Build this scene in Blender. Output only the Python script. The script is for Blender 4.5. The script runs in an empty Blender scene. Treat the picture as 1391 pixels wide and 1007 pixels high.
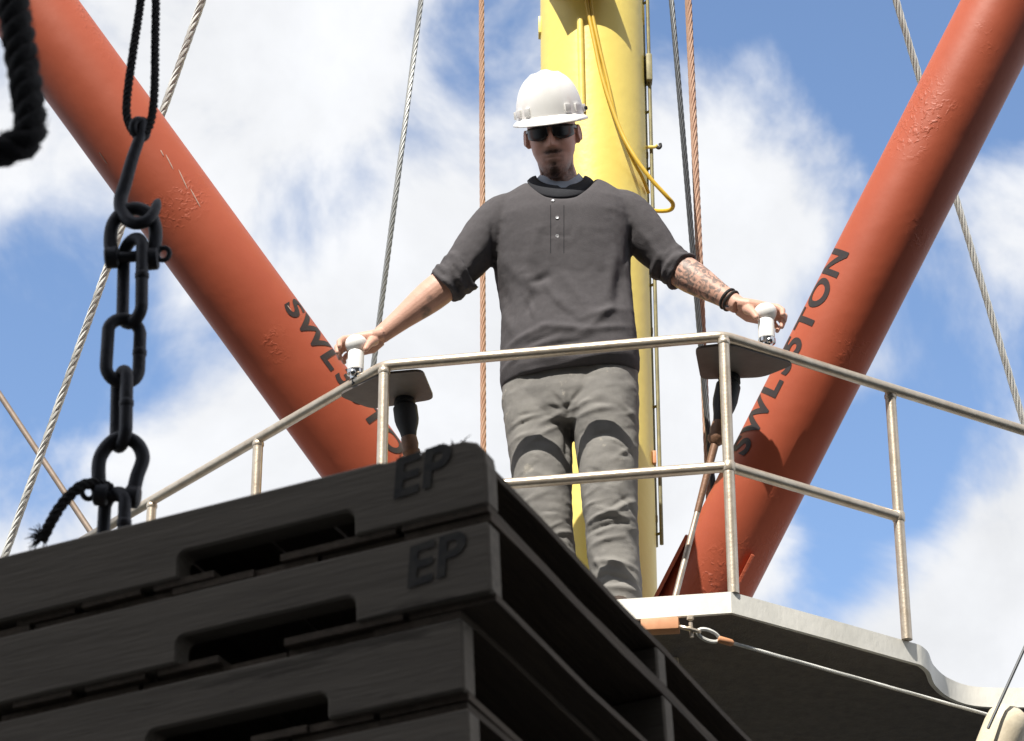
import bpy, bmesh, math, random
import numpy as np
from mathutils import Vector, Matrix, noise as mnoise

random.seed(7)
scene = bpy.context.scene
col = scene.collection
PI = math.pi

# ------------------------------------------------------------------ camera
CAM = Vector((0, 0, 1.6))
PITCH = math.radians(26.0)
FPX = 3660.0                      # focal length in pixels of a 1391 px wide picture
cd = bpy.data.cameras.new('camera')
cd.sensor_width = 36.0
cd.lens = FPX / 1391.0 * 36.0
cd.clip_start = 0.05
cd.clip_end = 6000
cd.dof.use_dof = True
cd.dof.focus_distance = 8.2
cd.dof.aperture_fstop = 11.0
cam = bpy.data.objects.new('camera', cd)
cam.location = CAM
cam.rotation_euler = (PI / 2 + PITCH, 0, 0)
col.objects.link(cam)
scene.camera = cam

FW = Vector((0, math.cos(PITCH), math.sin(PITCH)))
UP = Vector((0, -math.sin(PITCH), math.cos(PITCH)))
RT = Vector((1, 0, 0))


def ray(u, v):
    return FW * FPX + RT * (u - 695.5) + UP * (503.5 - v)


def PY(u, v, Y):                  # world point seen at u, v that stands Y metres ahead
    d = ray(u, v)
    return CAM + d * (Y / d.y)


def PZ(u, v, z):                  # ... that lies at height z
    d = ray(u, v)
    return CAM + d * ((z - CAM.z) / d.z)


def PD(u, v, D):                  # ... at depth D along the view
    return CAM + ray(u, v) * (D / FPX)


# ------------------------------------------------------------------ light and sky
SUN = Vector((-0.26, -0.585, 0.77)).normalized()
EL = math.asin(SUN.z)
sl = bpy.data.lights.new('sun', 'SUN')
sl.energy = 4.8
sl.angle = math.radians(0.5)
sl.color = (1.0, 0.95, 0.86)
so = bpy.data.objects.new('sun', sl)
so.rotation_euler = SUN.to_track_quat('Z', 'Y').to_euler()
so.location = (-8, -10, 25)
col.objects.link(so)

scene.view_settings.view_transform = 'Standard'
scene.view_settings.look = 'None'
scene.view_settings.exposure = 0.62
scene.view_settings.gamma = 1.0

world = bpy.data.worlds.new('World')
scene.world = world
world.use_nodes = True
wn = world.node_tree
wn.nodes.clear()


def wnode(t, **kw):
    n = wn.nodes.new(t)
    for k, v in kw.items():
        setattr(n, k, v)
    return n


def wmath(op, a, b=None, clamp=False):
    n = wnode('ShaderNodeMath', operation=op)
    n.use_clamp = clamp
    for i, x in enumerate((a, b)):
        if x is None:
            continue
        if isinstance(x, (int, float)):
            n.inputs[i].default_value = x
        else:
            wn.links.new(x, n.inputs[i])
    return n.outputs[0]


sky = wnode('ShaderNodeTexSky', sky_type='NISHITA')
sky.sun_disc = False
sky.sun_elevation = EL
sky.sun_rotation = math.atan2(SUN.x, SUN.y)
sky.air_density = 1.0
sky.dust_density = 0.4
sky.ozone_density = 1.6
tc = wnode('ShaderNodeTexCoord')
n1 = wnode('ShaderNodeTexNoise')
n1.inputs['Scale'].default_value = 11.0
n1.inputs['Detail'].default_value = 9.0
n1.inputs['Roughness'].default_value = 0.60
n1.inputs['Distortion'].default_value = 0.35
wn.links.new(tc.outputs['Generated'], n1.inputs['Vector'])
n2 = wnode('ShaderNodeTexNoise')
n2.inputs['Scale'].default_value = 4.2
n2.inputs['Detail'].default_value = 3.0
wn.links.new(tc.outputs['Generated'], n2.inputs['Vector'])
cover = wmath('ADD', wmath('MULTIPLY', n1.outputs[0], 1.25), wmath('MULTIPLY', n2.outputs[0], 0.35))
# where this sky has its open blue patches (-) and its thick cloud (+): (u, v, radius in degrees, amount)
CLOUDS = [(1080, 20, 3.6, -.46), (1330, 40, 3.0, -.30), (60, 430, 2.6, -.30), (450, 290, 1.5, -.20),
          (660, 40, 1.6, -.20), (1190, 330, 1.9, -.20), (1180, 170, 1.2, .10), (1180, 690, 2.2, -.34), (1340, 520, 2.0, -.22),
          (20, 590, 1.8, -.22), (1000, 230, 2.6, .34), (600, 470, 3.4, .32), (1350, 650, 1.4, .24),
          (1300, 850, 2.2, .36), (330, 90, 3.0, .16), (380, 640, 2.2, .25), (930, 640, 2.6, .22)]
for (u, v, r, a) in CLOUDS:
    d = ray(u, v).normalized()
    dp = wnode('ShaderNodeVectorMath', operation='DOT_PRODUCT')
    wn.links.new(tc.outputs['Generated'], dp.inputs[0])
    dp.inputs[1].default_value = d
    mr = wnode('ShaderNodeMapRange', interpolation_type='SMOOTHSTEP')
    wn.links.new(dp.outputs['Value'], mr.inputs[0])
    mr.inputs[1].default_value = math.cos(math.radians(r * 1.35))
    mr.inputs[2].default_value = 1.0
    mr.inputs[3].default_value = 0.0
    mr.inputs[4].default_value = a
    cover = wmath('ADD', cover, mr.outputs[0])
ramp = wnode('ShaderNodeMapRange', interpolation_type='SMOOTHSTEP')
wn.links.new(cover, ramp.inputs[0])
ramp.inputs[1].default_value = 0.47
ramp.inputs[2].default_value = 0.88
ramp.inputs[3].default_value = 0.0
ramp.inputs[4].default_value = 1.0
shade = wnode('ShaderNodeMapRange')
wn.links.new(n1.outputs[0], shade.inputs[0])
shade.inputs[1].default_value = 0.3
shade.inputs[2].default_value = 0.75
shade.inputs[3].default_value = 0.86
shade.inputs[4].default_value = 1.08
cc = wnode('ShaderNodeVectorMath', operation='SCALE')
cc.inputs[0].default_value = (4.15, 4.22, 4.36)
wn.links.new(shade.outputs[0], cc.inputs['Scale'])
skyc = wnode('ShaderNodeVectorMath', operation='MULTIPLY')
wn.links.new(sky.outputs[0], skyc.inputs[0])
skyc.inputs[1].default_value = (.84, .86, .90)
mix = wnode('ShaderNodeMix', data_type='RGBA')
wn.links.new(ramp.outputs[0], mix.inputs['Factor'])
wn.links.new(skyc.outputs[0], mix.inputs[6])
wn.links.new(cc.outputs[0], mix.inputs[7])
bg = wnode('ShaderNodeBackground')
bg.inputs['Strength'].default_value = 0.15
wn.links.new(mix.outputs[2], bg.inputs['Color'])
wo = wnode('ShaderNodeOutputWorld')
wn.links.new(bg.outputs[0], wo.inputs['Surface'])

# ------------------------------------------------------------------ materials
MATS = {}


def material(name, base, rough=0.6, metal=0.0, var=0.0, vscale=8.0, bump=0.0, bscale=60.0, dark=None, spec=0.5,
             patches=None, coat=0.0, stretch=None):
    """base colour with noise variation towards `dark`; bump = fine relief; patches = (colour, scale, threshold)"""
    m = bpy.data.materials.new(name)
    m.use_nodes = True
    nt = m.node_tree
    b = nt.nodes['Principled BSDF']
    b.inputs['Roughness'].default_value = rough
    b.inputs['Metallic'].default_value = metal
    b.inputs['Specular IOR Level'].default_value = spec
    b.inputs['Coat Weight'].default_value = coat
    b.inputs['Base Color'].default_value = (*base, 1)
    t = nt.nodes.new('ShaderNodeTexCoord')
    vec = t.outputs['Object']
    if stretch:
        mp = nt.nodes.new('ShaderNodeMapping')
        mp.inputs['Scale'].default_value = stretch
        nt.links.new(vec, mp.inputs['Vector'])
        vec = mp.outputs[0]
    if name.startswith('pallet'):           # every plank has its own grain
        oi = nt.nodes.new('ShaderNodeObjectInfo')
        va = nt.nodes.new('ShaderNodeVectorMath')
        va.operation = 'MULTIPLY_ADD'
        nt.links.new(oi.outputs['Random'], va.inputs[0])
        va.inputs[1].default_value = (17, 23, 31)
        nt.links.new(vec, va.inputs[2])
        vec = va.outputs[0]
    last = None
    if var > 0:
        n = nt.nodes.new('ShaderNodeTexNoise')
        n.inputs['Scale'].default_value = vscale
        n.inputs['Detail'].default_value = 8
        n.inputs['Roughness'].default_value = 0.65
        nt.links.new(vec, n.inputs['Vector'])
        mr = nt.nodes.new('ShaderNodeMapRange')
        nt.links.new(n.outputs[0], mr.inputs[0])
        mr.inputs[1].default_value = 0.35
        mr.inputs[2].default_value = 0.7
        mr.inputs[4].default_value = var
        mx = nt.nodes.new('ShaderNodeMix')
        mx.data_type = 'RGBA'
        nt.links.new(mr.outputs[0], mx.inputs['Factor'])
        mx.inputs[6].default_value = (*base, 1)
        mx.inputs[7].default_value = (*(dark or tuple(c * .5 for c in base)), 1)
        last = mx.outputs[2]
    if patches:
        for (pc, ps, th) in patches:
            n = nt.nodes.new('ShaderNodeTexNoise')
            n.inputs['Scale'].default_value = ps
            n.inputs['Detail'].default_value = 6
            n.inputs['Roughness'].default_value = 0.7
            nt.links.new(vec, n.inputs['Vector'])
            mr = nt.nodes.new('ShaderNodeMapRange')
            nt.links.new(n.outputs[0], mr.inputs[0])
            mr.inputs[1].default_value = th
            mr.inputs[2].default_value = th + .06
            mx = nt.nodes.new('ShaderNodeMix')
            mx.data_type = 'RGBA'
            nt.links.new(mr.outputs[0], mx.inputs['Factor'])
            if last is not None:
                nt.links.new(last, mx.inputs[6])
            else:
                mx.inputs[6].default_value = (*base, 1)
            mx.inputs[7].default_value = (*pc, 1)
            last = mx.outputs[2]
    if last is not None:
        nt.links.new(last, b.inputs['Base Color'])
    if bump > 0:
        n = nt.nodes.new('ShaderNodeTexNoise')
        n.inputs['Scale'].default_value = bscale
        n.inputs['Detail'].default_value = 5
        nt.links.new(vec, n.inputs['Vector'])
        bp = nt.nodes.new('ShaderNodeBump')
        bp.inputs['Strength'].default_value = 1.0
        bp.inputs['Distance'].default_value = bump
        nt.links.new(n.outputs[0], bp.inputs['Height'])
        nt.links.new(bp.outputs[0], b.inputs['Normal'])
    MATS[name] = m
    return m


material('yellow_paint', (.83, .665, .165), .42, var=.35, vscale=3, dark=(.78, .60, .13), bump=.0015, bscale=25,
         patches=[((.35, .22, .10), 34, .735)])
material('red_paint', (.385, .084, .040), .50, spec=.35, var=.7, vscale=4, dark=(.335, .068, .032), bump=.0022, bscale=9,
         patches=[((.30, .055, .03), 16, .70), ((.62, .30, .22), 60, .735)], stretch=None)
material('black_letter', (.018, .016, .018), .6, var=.5, vscale=40, dark=(.05, .02, .015))
material('galvanised', (.64, .565, .465), .38, .7, var=.7, vscale=22, dark=(.43, .34, .25), bump=.0006, bscale=120,
         patches=[((.34, .20, .11), 30, .70)])
material('platform_white', (.80, .78, .72), .55, var=.7, vscale=9, dark=(.56, .55, .50), bump=.001, bscale=70,
         patches=[((.50, .36, .25), 13, .72)], stretch=(1, 1, .5))
material('underside', (.17, .15, .135), .85, var=.8, vscale=30, dark=(.10, .088, .08), bump=.003, bscale=140)
material('floor_paint', (.36, .36, .35), .8, var=.6, vscale=12)
material('shelf_steel', (.15, .13, .12), .6, .2, var=.6, vscale=18, dark=(.10, .085, .07), bump=.0008, bscale=90)
material('knob_white', (.88, .87, .85), .32, var=.2, vscale=40, dark=(.70, .67, .62))
material('chrome', (.62, .62, .63), .16, 1.0)
material('black_rubber', (.018, .018, .02), .62, var=.4, vscale=60, dark=(.03, .03, .03), bump=.001, bscale=120)
material('brown_fitting', (.22, .115, .065), .55, .2, var=.7, vscale=50, dark=(.12, .06, .035), bump=.001, bscale=140)
material('rod_steel', (.52, .46, .40), .45, .6, var=.7, vscale=30, dark=(.30, .19, .12))
material('rope_white', (.80, .80, .77), .6, .15, var=.5, vscale=30, dark=(.48, .46, .42))
material('rope_grey', (.26, .27, .27), .5, .5, var=.5, vscale=40, dark=(.17, .17, .17))
material('rope_rust', (.46, .30, .215), .8, .0, var=.8, vscale=30, dark=(.36, .20, .13))
material('rope_dark', (.075, .08, .085), .5, .4, var=.5, vscale=40)
material('rust_rod', (.21, .165, .13), .6, .4, var=.7, vscale=25, dark=(.13, .09, .065))
material('orange_fitting', (.66, .33, .17), .6, var=.7, vscale=30, dark=(.50, .20, .09), patches=[((.6, .42, .3), 40, .66)])
material('yellow_cable', (.66, .43, .04), .45, var=.3, vscale=20)
material('tray_steel', (.30, .27, .14), .6, .3, var=.8, vscale=22, dark=(.13, .12, .08))
material('chain_steel', (.05, .052, .062), .55, .6, var=.6, vscale=40, dark=(.05, .045, .045), bump=.0015, bscale=90)
material('tarred_rope', (.028, .026, .028), .9, var=.6, vscale=50, dark=(.015, .014, .015), bump=.003, bscale=160)
material('pallet_wood', (.205, .174, .140), .9, var=.7, vscale=7, dark=(.125, .105, .084), bump=.0015, bscale=30,
         stretch=(.5, 6, 6), patches=[((.10, .083, .066), 3.0, .60), ((.05, .04, .03), 4.2, .71)])
material('pallet_board', (.115, .085, .06), .9, var=.85, vscale=9, dark=(.06, .045, .033), bump=.002, bscale=30,
         stretch=(6, .5, 6))
material('stencil_ink', (.042, .040, .040), .9, var=.9, vscale=45, dark=(.10, .09, .075))
material('pale_pipe', (.70, .62, .47), .55, var=.7, vscale=14, dark=(.50, .42, .30), bump=.001, bscale=60)
material('helmet_white', (.84, .83, .81), .30, var=.15, vscale=20, dark=(.76, .74, .70), coat=.2)
material('shirt_knit', (.090, .084, .089), .95, var=.5, vscale=90, dark=(.065, .061, .066), bump=.0012, bscale=420, spec=.2)
material('collar_knit', (.030, .031, .036), .95, var=.4, vscale=90, bump=.001, bscale=300, spec=.2)
material('undershirt', (.38, .42, .48), .95, var=.3, vscale=70, dark=(.31, .35, .41), bump=.0008, bscale=300, spec=.2)
material('denim', (.250, .240, .224), .92, var=.85, vscale=7.5, dark=(.160, .154, .148), bump=.0010, bscale=380, spec=.2,
         patches=[((.35, .325, .285), 6, .60)])
material('boot_leather', (.06, .04, .03), .6, var=.5, vscale=30)
material('button', (.55, .55, .57), .25, .3)
material('lens_black', (.014, .013, .014), .28, spec=.45)
material('bracelet', (.02, .018, .016), .55, bump=.001, bscale=200)
material('deck_steel', (.05, .052, .05), .8, var=.7, vscale=.8, dark=(.03, .028, .026), bump=.004, bscale=20)
material('sea_water', (.012, .03, .04), .08, bump=.15, bscale=.6)
material('house_paint', (.045, .05, .055), .7, var=.5, vscale=.7, dark=(.03, .03, .03))
material('house_glass', (.02, .025, .03), .05, spec=.6)

# old weld scars and pitted patches under the red paint
nt = MATS['red_paint'].node_tree
pb = nt.nodes['Principled BSDF']
oldn = pb.inputs['Normal'].links[0].from_node
tcr = nt.nodes.new('ShaderNodeTexCoord')
na = nt.nodes.new('ShaderNodeTexNoise')
na.inputs['Scale'].default_value = 3.1
na.inputs['Detail'].default_value = 2
nb = nt.nodes.new('ShaderNodeTexNoise')
nb.inputs['Scale'].default_value = 55
nb.inputs['Detail'].default_value = 3
nb.inputs['Distortion'].default_value = .8
for k_ in (na, nb):
    nt.links.new(tcr.outputs['Object'], k_.inputs['Vector'])
mra = nt.nodes.new('ShaderNodeMapRange')
nt.links.new(na.outputs[0], mra.inputs[0])
mra.inputs[1].default_value = .56
mra.inputs[2].default_value = .72
mrb = nt.nodes.new('ShaderNodeMapRange')
nt.links.new(nb.outputs[0], mrb.inputs[0])
mrb.inputs[1].default_value = .50
mrb.inputs[2].default_value = .72
mm = nt.nodes.new('ShaderNodeMath')
mm.operation = 'MULTIPLY'
nt.links.new(mra.outputs[0], mm.inputs[0])
nt.links.new(mrb.outputs[0], mm.inputs[1])
bp2 = nt.nodes.new('ShaderNodeBump')
bp2.inputs['Distance'].default_value = .0022
bp2.inputs['Strength'].default_value = .9
nt.links.new(mm.outputs[0], bp2.inputs['Height'])
nt.links.new(oldn.outputs[0], bp2.inputs['Normal'])
nt.links.new(bp2.outputs[0], pb.inputs['Normal'])

# skin with beard / tattoo masks kept in a colour attribute of the body mesh
ms = material('skin', (.60, .35, .265), .52, var=.5, vscale=30, dark=(.50, .265, .19), bump=.0006, bscale=220)
nt = ms.node_tree
pb = nt.nodes['Principled BSDF']
src = pb.inputs['Base Color'].links[0].from_socket
at_ = nt.nodes.new('ShaderNodeAttribute')
at_.attribute_name = 'marks'
sp = nt.nodes.new('ShaderNodeSeparateColor')
nt.links.new(at_.outputs['Color'], sp.inputs[0])
nz = nt.nodes.new('ShaderNodeTexNoise')
nz.inputs['Scale'].default_value = 34
nz.inputs['Detail'].default_value = 5
nz.inputs['Distortion'].default_value = 2.2
tco = nt.nodes.new('ShaderNodeTexCoord')
nt.links.new(tco.outputs['Object'], nz.inputs['Vector'])
mr_ = nt.nodes.new('ShaderNodeMapRange')
nt.links.new(nz.outputs[0], mr_.inputs[0])
mr_.inputs[1].default_value = .44
mr_.inputs[2].default_value = .58
mu_ = nt.nodes.new('ShaderNodeMath')
mu_.operation = 'MULTIPLY'
nt.links.new(mr_.outputs[0], mu_.inputs[0])
nt.links.new(sp.outputs[1], mu_.inputs[1])
mx1 = nt.nodes.new('ShaderNodeMix')
mx1.data_type = 'RGBA'
nt.links.new(sp.outputs[0], mx1.inputs['Factor'])
nt.links.new(src, mx1.inputs[6])
mx1.inputs[7].default_value = (.075, .038, .024, 1)
mx2 = nt.nodes.new('ShaderNodeMix')
mx2.data_type = 'RGBA'
mxx = nt.nodes.new('ShaderNodeMath')
mxx.operation = 'MAXIMUM'
nt.links.new(mu_.outputs[0], mxx.inputs[0])
nt.links.new(sp.outputs[2], mxx.inputs[1])
nt.links.new(mxx.outputs[0], mx2.inputs['Factor'])
nt.links.new(mx1.outputs[2], mx2.inputs[6])
mx2.inputs[7].default_value = (.135, .115, .105, 1)
nt.links.new(mx2.outputs[2], pb.inputs['Base Color'])
pb.inputs['Subsurface Weight'].default_value = 0.0

# ------------------------------------------------------------------ mesh helpers


class MB:
    def __init__(s):
        s.v, s.f = [], []

    def add(s, vs, fs):
        o = len(s.v)
        s.v += [Vector(p) for p in vs]
        s.f += [tuple(i + o for i in f) for f in fs]
        return s

    def box(s, c, size, M=None):
        c = Vector(c)
        hx, hy, hz = (k / 2 for k in size)
        vs = []
        for z in (-hz, hz):
            for (x, y) in ((-hx, -hy), (hx, -hy), (hx, hy), (-hx, hy)):
                p = Vector((x, y, z))
                vs.append(c + (M @ p if M else p))
        return s.add(vs, [(3, 2, 1, 0), (4, 5, 6, 7), (0, 1, 5, 4), (1, 2, 6, 5), (2, 3, 7, 6), (3, 0, 4, 7)])

    def rings(s, rings, cap=True, closed=False):
        n = len(rings[0])
        vs = [p for r in rings for p in r]
        fs = []
        m = len(rings)
        for i in range(m if closed else m - 1):
            a, b = i * n, ((i + 1) % m) * n
            for j in range(n):
                k = (j + 1) % n
                fs.append((a + j, a + k, b + k, b + j))
        if cap and not closed:
            fs.append(tuple(reversed(range(n))))
            fs.append(tuple((m - 1) * n + j for j in range(n)))
        return s.add(vs, fs)

    def tube(s, pts, r, n=12, cap=True, closed=False, flat=None):
        pts = [Vector(p) for p in pts]
        m = len(pts)
        rs = r if isinstance(r, (list, tuple)) else [r] * m
        T = []
        for i in range(m):
            if closed:
                t = pts[(i + 1) % m] - pts[i - 1]
            else:
                t = pts[min(i + 1, m - 1)] - pts[max(i - 1, 0)]
            T.append(t.normalized())
        a = Vector((0, 0, 1)) if abs(T[0].z) < .9 else Vector((1, 0, 0))
        N = (a - T[0] * a.dot(T[0])).normalized()
        out = []
        for i in range(m):
            N = (N - T[i] * N.dot(T[i])).normalized()
            B = T[i].cross(N)
            fa, fb = (flat if flat else (1, 1))
            out.append([pts[i] + (N * math.cos(q) * fa + B * math.sin(q) * fb) * rs[i]
                        for q in (2 * PI * j / n for j in range(n))])
        return s.rings(out, cap, closed)

    def lathe(s, c, axis, prof, n=20):
        """prof: list of (distance along axis, radius)"""
        c = Vector(c)
        axis = Vector(axis).normalized()
        a = Vector((0, 0, 1)) if abs(axis.z) < .9 else Vector((1, 0, 0))
        N = (a - axis * a.dot(axis)).normalized()
        B = axis.cross(N)
        return s.rings([[c + axis * h + (N * math.cos(q) + B * math.sin(q)) * max(r, 1e-4)
                         for q in (2 * PI * j / n for j in range(n))] for (h, r) in prof])

    def prism(s, poly, z0, z1):
        n = len(poly)
        vs = [Vector((p[0], p[1], z0)) for p in poly] + [Vector((p[0], p[1], z1)) for p in poly]
        fs = [tuple(reversed(range(n))), tuple(range(n, 2 * n))]
        for i in range(n):
            k = (i + 1) % n
            fs.append((i, k, n + k, n + i))
        return s.add(vs, fs)

    def ellipsoid(s, c, r, M=None, nu=14, nv=9):
        c = Vector(c)
        rg = []
        for i in range(nv + 1):
            t = PI * (i + .02) / (nv + .04)
            ring = []
            for j in range(nu):
                p = Vector((math.sin(t) * math.cos(2 * PI * j / nu) * r[0],
                            math.sin(t) * math.sin(2 * PI * j / nu) * r[1], math.cos(t) * r[2]))
                ring.append(c + (M @ p if M else p))
            rg.append(ring)
        return s.rings(list(reversed(rg)))

    def mesh(s, name, origin=None):
        me = bpy.data.meshes.new(name)
        o = Vector(origin) if origin is not None else Vector((0, 0, 0))
        me.from_pydata([p - o for p in s.v], [], s.f)
        me.update()
        return me

    def build(s, name, mat, parent=None, smooth=True, origin=None, bevel=0, angle=40):
        o0 = parent_loc(parent) if parent is not None else (Vector(origin) if origin is not None else Vector((0, 0, 0)))
        me = s.mesh(name, o0)
        return link(name, me, mat, parent, o0, smooth, bevel, angle)


def parent_loc(p):
    v = Vector((0, 0, 0))
    while p is not None:
        v = v + p.location
        p = p.parent
    return v


def link(name, me, mat, parent=None, origin=None, smooth=True, bevel=0, angle=40):
    bm = bmesh.new()
    bm.from_mesh(me)
    bmesh.ops.recalc_face_normals(bm, faces=bm.faces)
    if bevel:
        ed = [e for e in bm.edges if len(e.link_faces) == 2 and e.calc_face_angle(0) > .6]
        bmesh.ops.bevel(bm, geom=ed, offset=bevel, segments=2, affect='EDGES', profile=.6)
    bm.to_mesh(me)
    bm.free()
    me.materials.clear()
    me.materials.append(MATS[mat])
    if smooth:
        me.shade_smooth()
        try:
            me.set_sharp_from_angle(angle=math.radians(angle))
        except Exception:
            pass
    o = bpy.data.objects.new(name, me)
    col.objects.link(o)
    if parent is not None:
        o.parent = parent
    elif origin is not None:
        o.location = origin
    return o


def tag(o, label, cat, group=None):
    o['label'] = label
    o['category'] = cat
    if group:
        o['group'] = group
    return o


def thing(name, loc, label, cat, group=None):
    o = bpy.data.objects.new(name, None)
    o.empty_display_size = .1
    o.location = loc
    col.objects.link(o)
    return tag(o, label, cat, group)


def struct(o):
    o['kind'] = 'structure'
    return o


def smooth_path(pts, k=6, closed=False):
    pts = [Vector(p) for p in pts]
    n = len(pts)
    out = []
    for i in range(n if closed else n - 1):
        if closed:
            p0, p1, p2, p3 = pts[i - 1], pts[i], pts[(i + 1) % n], pts[(i + 2) % n]
        else:
            p0, p1, p2, p3 = pts[max(i - 1, 0)], pts[i], pts[i + 1], pts[min(i + 2, n - 1)]
        for j in range(k):
            t = j / k
            out.append(.5 * ((2 * p1) + (p2 - p0) * t + (2 * p0 - 5 * p1 + 4 * p2 - p3) * t * t
                             + (3 * p1 - p0 - 3 * p2 + p3) * t ** 3))
    if not closed:
        out.append(pts[-1])
    return out


def rope_mb(pts, r, strands=6, lay=.09, sides=5, step=.010, fuzz=0):
    """a laid rope: helical strands round a centre line"""
    pts = [Vector(p) for p in pts]
    seg = [0]
    for a, b in zip(pts, pts[1:]):
        seg.append(seg[-1] + (b - a).length)
    L = seg[-1]
    n = max(4, int(L / step))
    cl = []
    k = 0
    for i in range(n + 1):
        d = L * i / n
        while k < len(pts) - 2 and seg[k + 1] < d:
            k += 1
        t = (d - seg[k]) / max(seg[k + 1] - seg[k], 1e-9)
        cl.append(pts[k].lerp(pts[k + 1], t))
    mb = MB()
    ro = r * (.62 if strands > 3 else .5)
    rs = r * (.38 if strands > 3 else .56)
    T = [(cl[min(i + 1, n)] - cl[max(i - 1, 0)]).normalized() for i in range(n + 1)]
    a = Vector((0, 0, 1)) if abs(T[0].z) < .9 else Vector((1, 0, 0))
    N = (a - T[0] * a.dot(T[0])).normalized()
    fr = []
    for i in range(n + 1):
        N = (N - T[i] * N.dot(T[i])).normalized()
        fr.append((N.copy(), T[i].cross(N)))
    for q in range(strands):
        pp = []
        for i in range(n + 1):
            ph = 2 * PI * (q / strands + L * i / n / lay)
            w = ro * (1 + (fuzz * mnoise.noise(cl[i] * 60) if fuzz else 0))
            pp.append(cl[i] + (fr[i][0] * math.cos(ph) + fr[i][1] * math.sin(ph)) * w)
        mb.tube(pp, rs, sides)
    return mb


def text_mesh(body, size, bold=0.0, spacing=1.0, word=1.0):
    cu = bpy.data.curves.new('t', 'FONT')
    cu.body = body
    cu.size = size
    cu.offset = bold
    cu.space_character = spacing
    cu.space_word = word
    o = bpy.data.objects.new('t', cu)
    col.objects.link(o)
    dg = bpy.context.evaluated_depsgraph_get()
    me = bpy.data.meshes.new_from_object(o.evaluated_get(dg))
    bpy.data.objects.remove(o)
    return me


def remesh(mb, voxel, smooth=2, factor=.5):
    me = mb.mesh('tmp')
    bm = bmesh.new()
    bm.from_mesh(me)
    bmesh.ops.recalc_face_normals(bm, faces=bm.faces)
    bm.to_mesh(me)
    bm.free()
    o = bpy.data.objects.new('tmp', me)
    col.objects.link(o)
    m = o.modifiers.new('r', 'REMESH')
    m.mode = 'VOXEL'
    m.voxel_size = voxel
    if smooth:
        s = o.modifiers.new('s', 'SMOOTH')
        s.factor = factor
        s.iterations = smooth
    dg = bpy.context.evaluated_depsgraph_get()
    out = bpy.data.meshes.new_from_object(o.evaluated_get(dg))
    bpy.data.objects.remove(o)
    return out


def coords(me):
    n = len(me.vertices)
    a = np.empty(n * 3)
    me.vertices.foreach_get('co', a)
    b = np.empty(n * 3)
    me.vertices.foreach_get('normal', b)
    return a.reshape(-1, 3), b.reshape(-1, 3)


def set_coords(me, a):
    me.vertices.foreach_set('co', a.reshape(-1))
    me.update()


def noise_field(a, scale, seed=0.0, octaves=3):
    return np.array([mnoise.fractal(Vector((p[0] * scale[0] + seed, p[1] * scale[1], p[2] * scale[2])), 1.0, 2.0, octaves)
                     for p in a])


# ------------------------------------------------------------------ sea, ship deck, unseen house added behind the camera to shade the pallets
mb = MB().prism([(-2500, -2500), (2500, -2500), (2500, 2500), (-2500, 2500)], -7.0, -6.5)
struct(mb.build('sea', 'sea_water', smooth=False))
mb = MB().prism([(-14, -30), (14, -30), (14, 60), (-14, 60)], -6.8, 0.0)
struct(mb.build('deck', 'deck_steel', smooth=False))

HW = thing('shade_house', (0, -6, 0), 'tall dark painted house added out of view on the ship deck to shade the pallets', 'shade_house')
mb = MB().box((0, -6.0, 7.3), (26, 7.0, 14.6))
mb.build('wall', 'house_paint', HW, smooth=False)
MB().box((0, -6.0, 14.7), (26.6, 7.5, .2)).build('roof', 'house_paint', HW, smooth=False)
for zz in (3.4, 6.6, 9.8):
    for xx in (-9, -6, -3, 3, 6, 9):
        MB().lathe((xx, -2.52, zz), (0, 1, 0), [(0, .30), (.06, .30), (.06, .22), (.02, .22)], 20).build('porthole', 'house_paint', HW)
        MB().lathe((xx, -2.50, zz), (0, 1, 0), [(0, .21), (.03, .21)], 20).build('pane', 'house_glass', HW)
d_ = MB().box((0, -2.49, 1.1), (.85, .06, 1.9)).build('door', 'house_paint', HW, smooth=False, bevel=.02)
MB().box((.3, -2.44, 1.1), (.16, .05, .04)).build('handle', 'galvanised', d_)

# ------------------------------------------------------------------ the control platform
RR = PY(983, 457, 7.0)
ZR = RR.z                          # top rail
ER = PY(992, 807, 7.0)
ZP = ER.z                          # top of the platform edge
RL = PZ(522, 497, ZR)
dirL = (PZ(190, 690, ZR) - RL).normalized()
dirR = (PZ(1391, 585, ZR) - RR).normalized()
RLe = RL + dirL * 1.75
RRe = RR + dirR * 1.9
TH = .062
PF = thing('control_platform', (0, 8.6, ZP - TH), 'raised crane control platform with pale edge band and galvanised pipe railing', 'platform')
edge = [PZ(992, 807, ZP)]
for (u, v) in ((1120, 843), (1243, 878)):
    edge.append(PZ(u, v, ZP))
curve = smooth_path([PZ(u, v, ZP) for (u, v) in ((1243, 878), (1253, 887), (1261, 905), (1282, 923), (1320, 935), (1391, 937), (1520, 934))], 6)
edge += curve[1:]
left0 = Vector((RL.x - .005, RL.y - .008, ZP))
left1 = left0 + dirL * 1.45
outline = [left1, left0] + edge
_o = []
for i, p in enumerate(outline):
    t = outline[min(i + 1, len(outline) - 1)] - outline[max(i - 1, 0)]
    _o.append(p + Vector((t.y, -t.x, 0)).normalized() * .017)
outline = _o
back = [Vector((edge[-1].x, 10.6, ZP)), Vector((left1.x, 10.6, ZP))]
poly = outline + back
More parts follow.
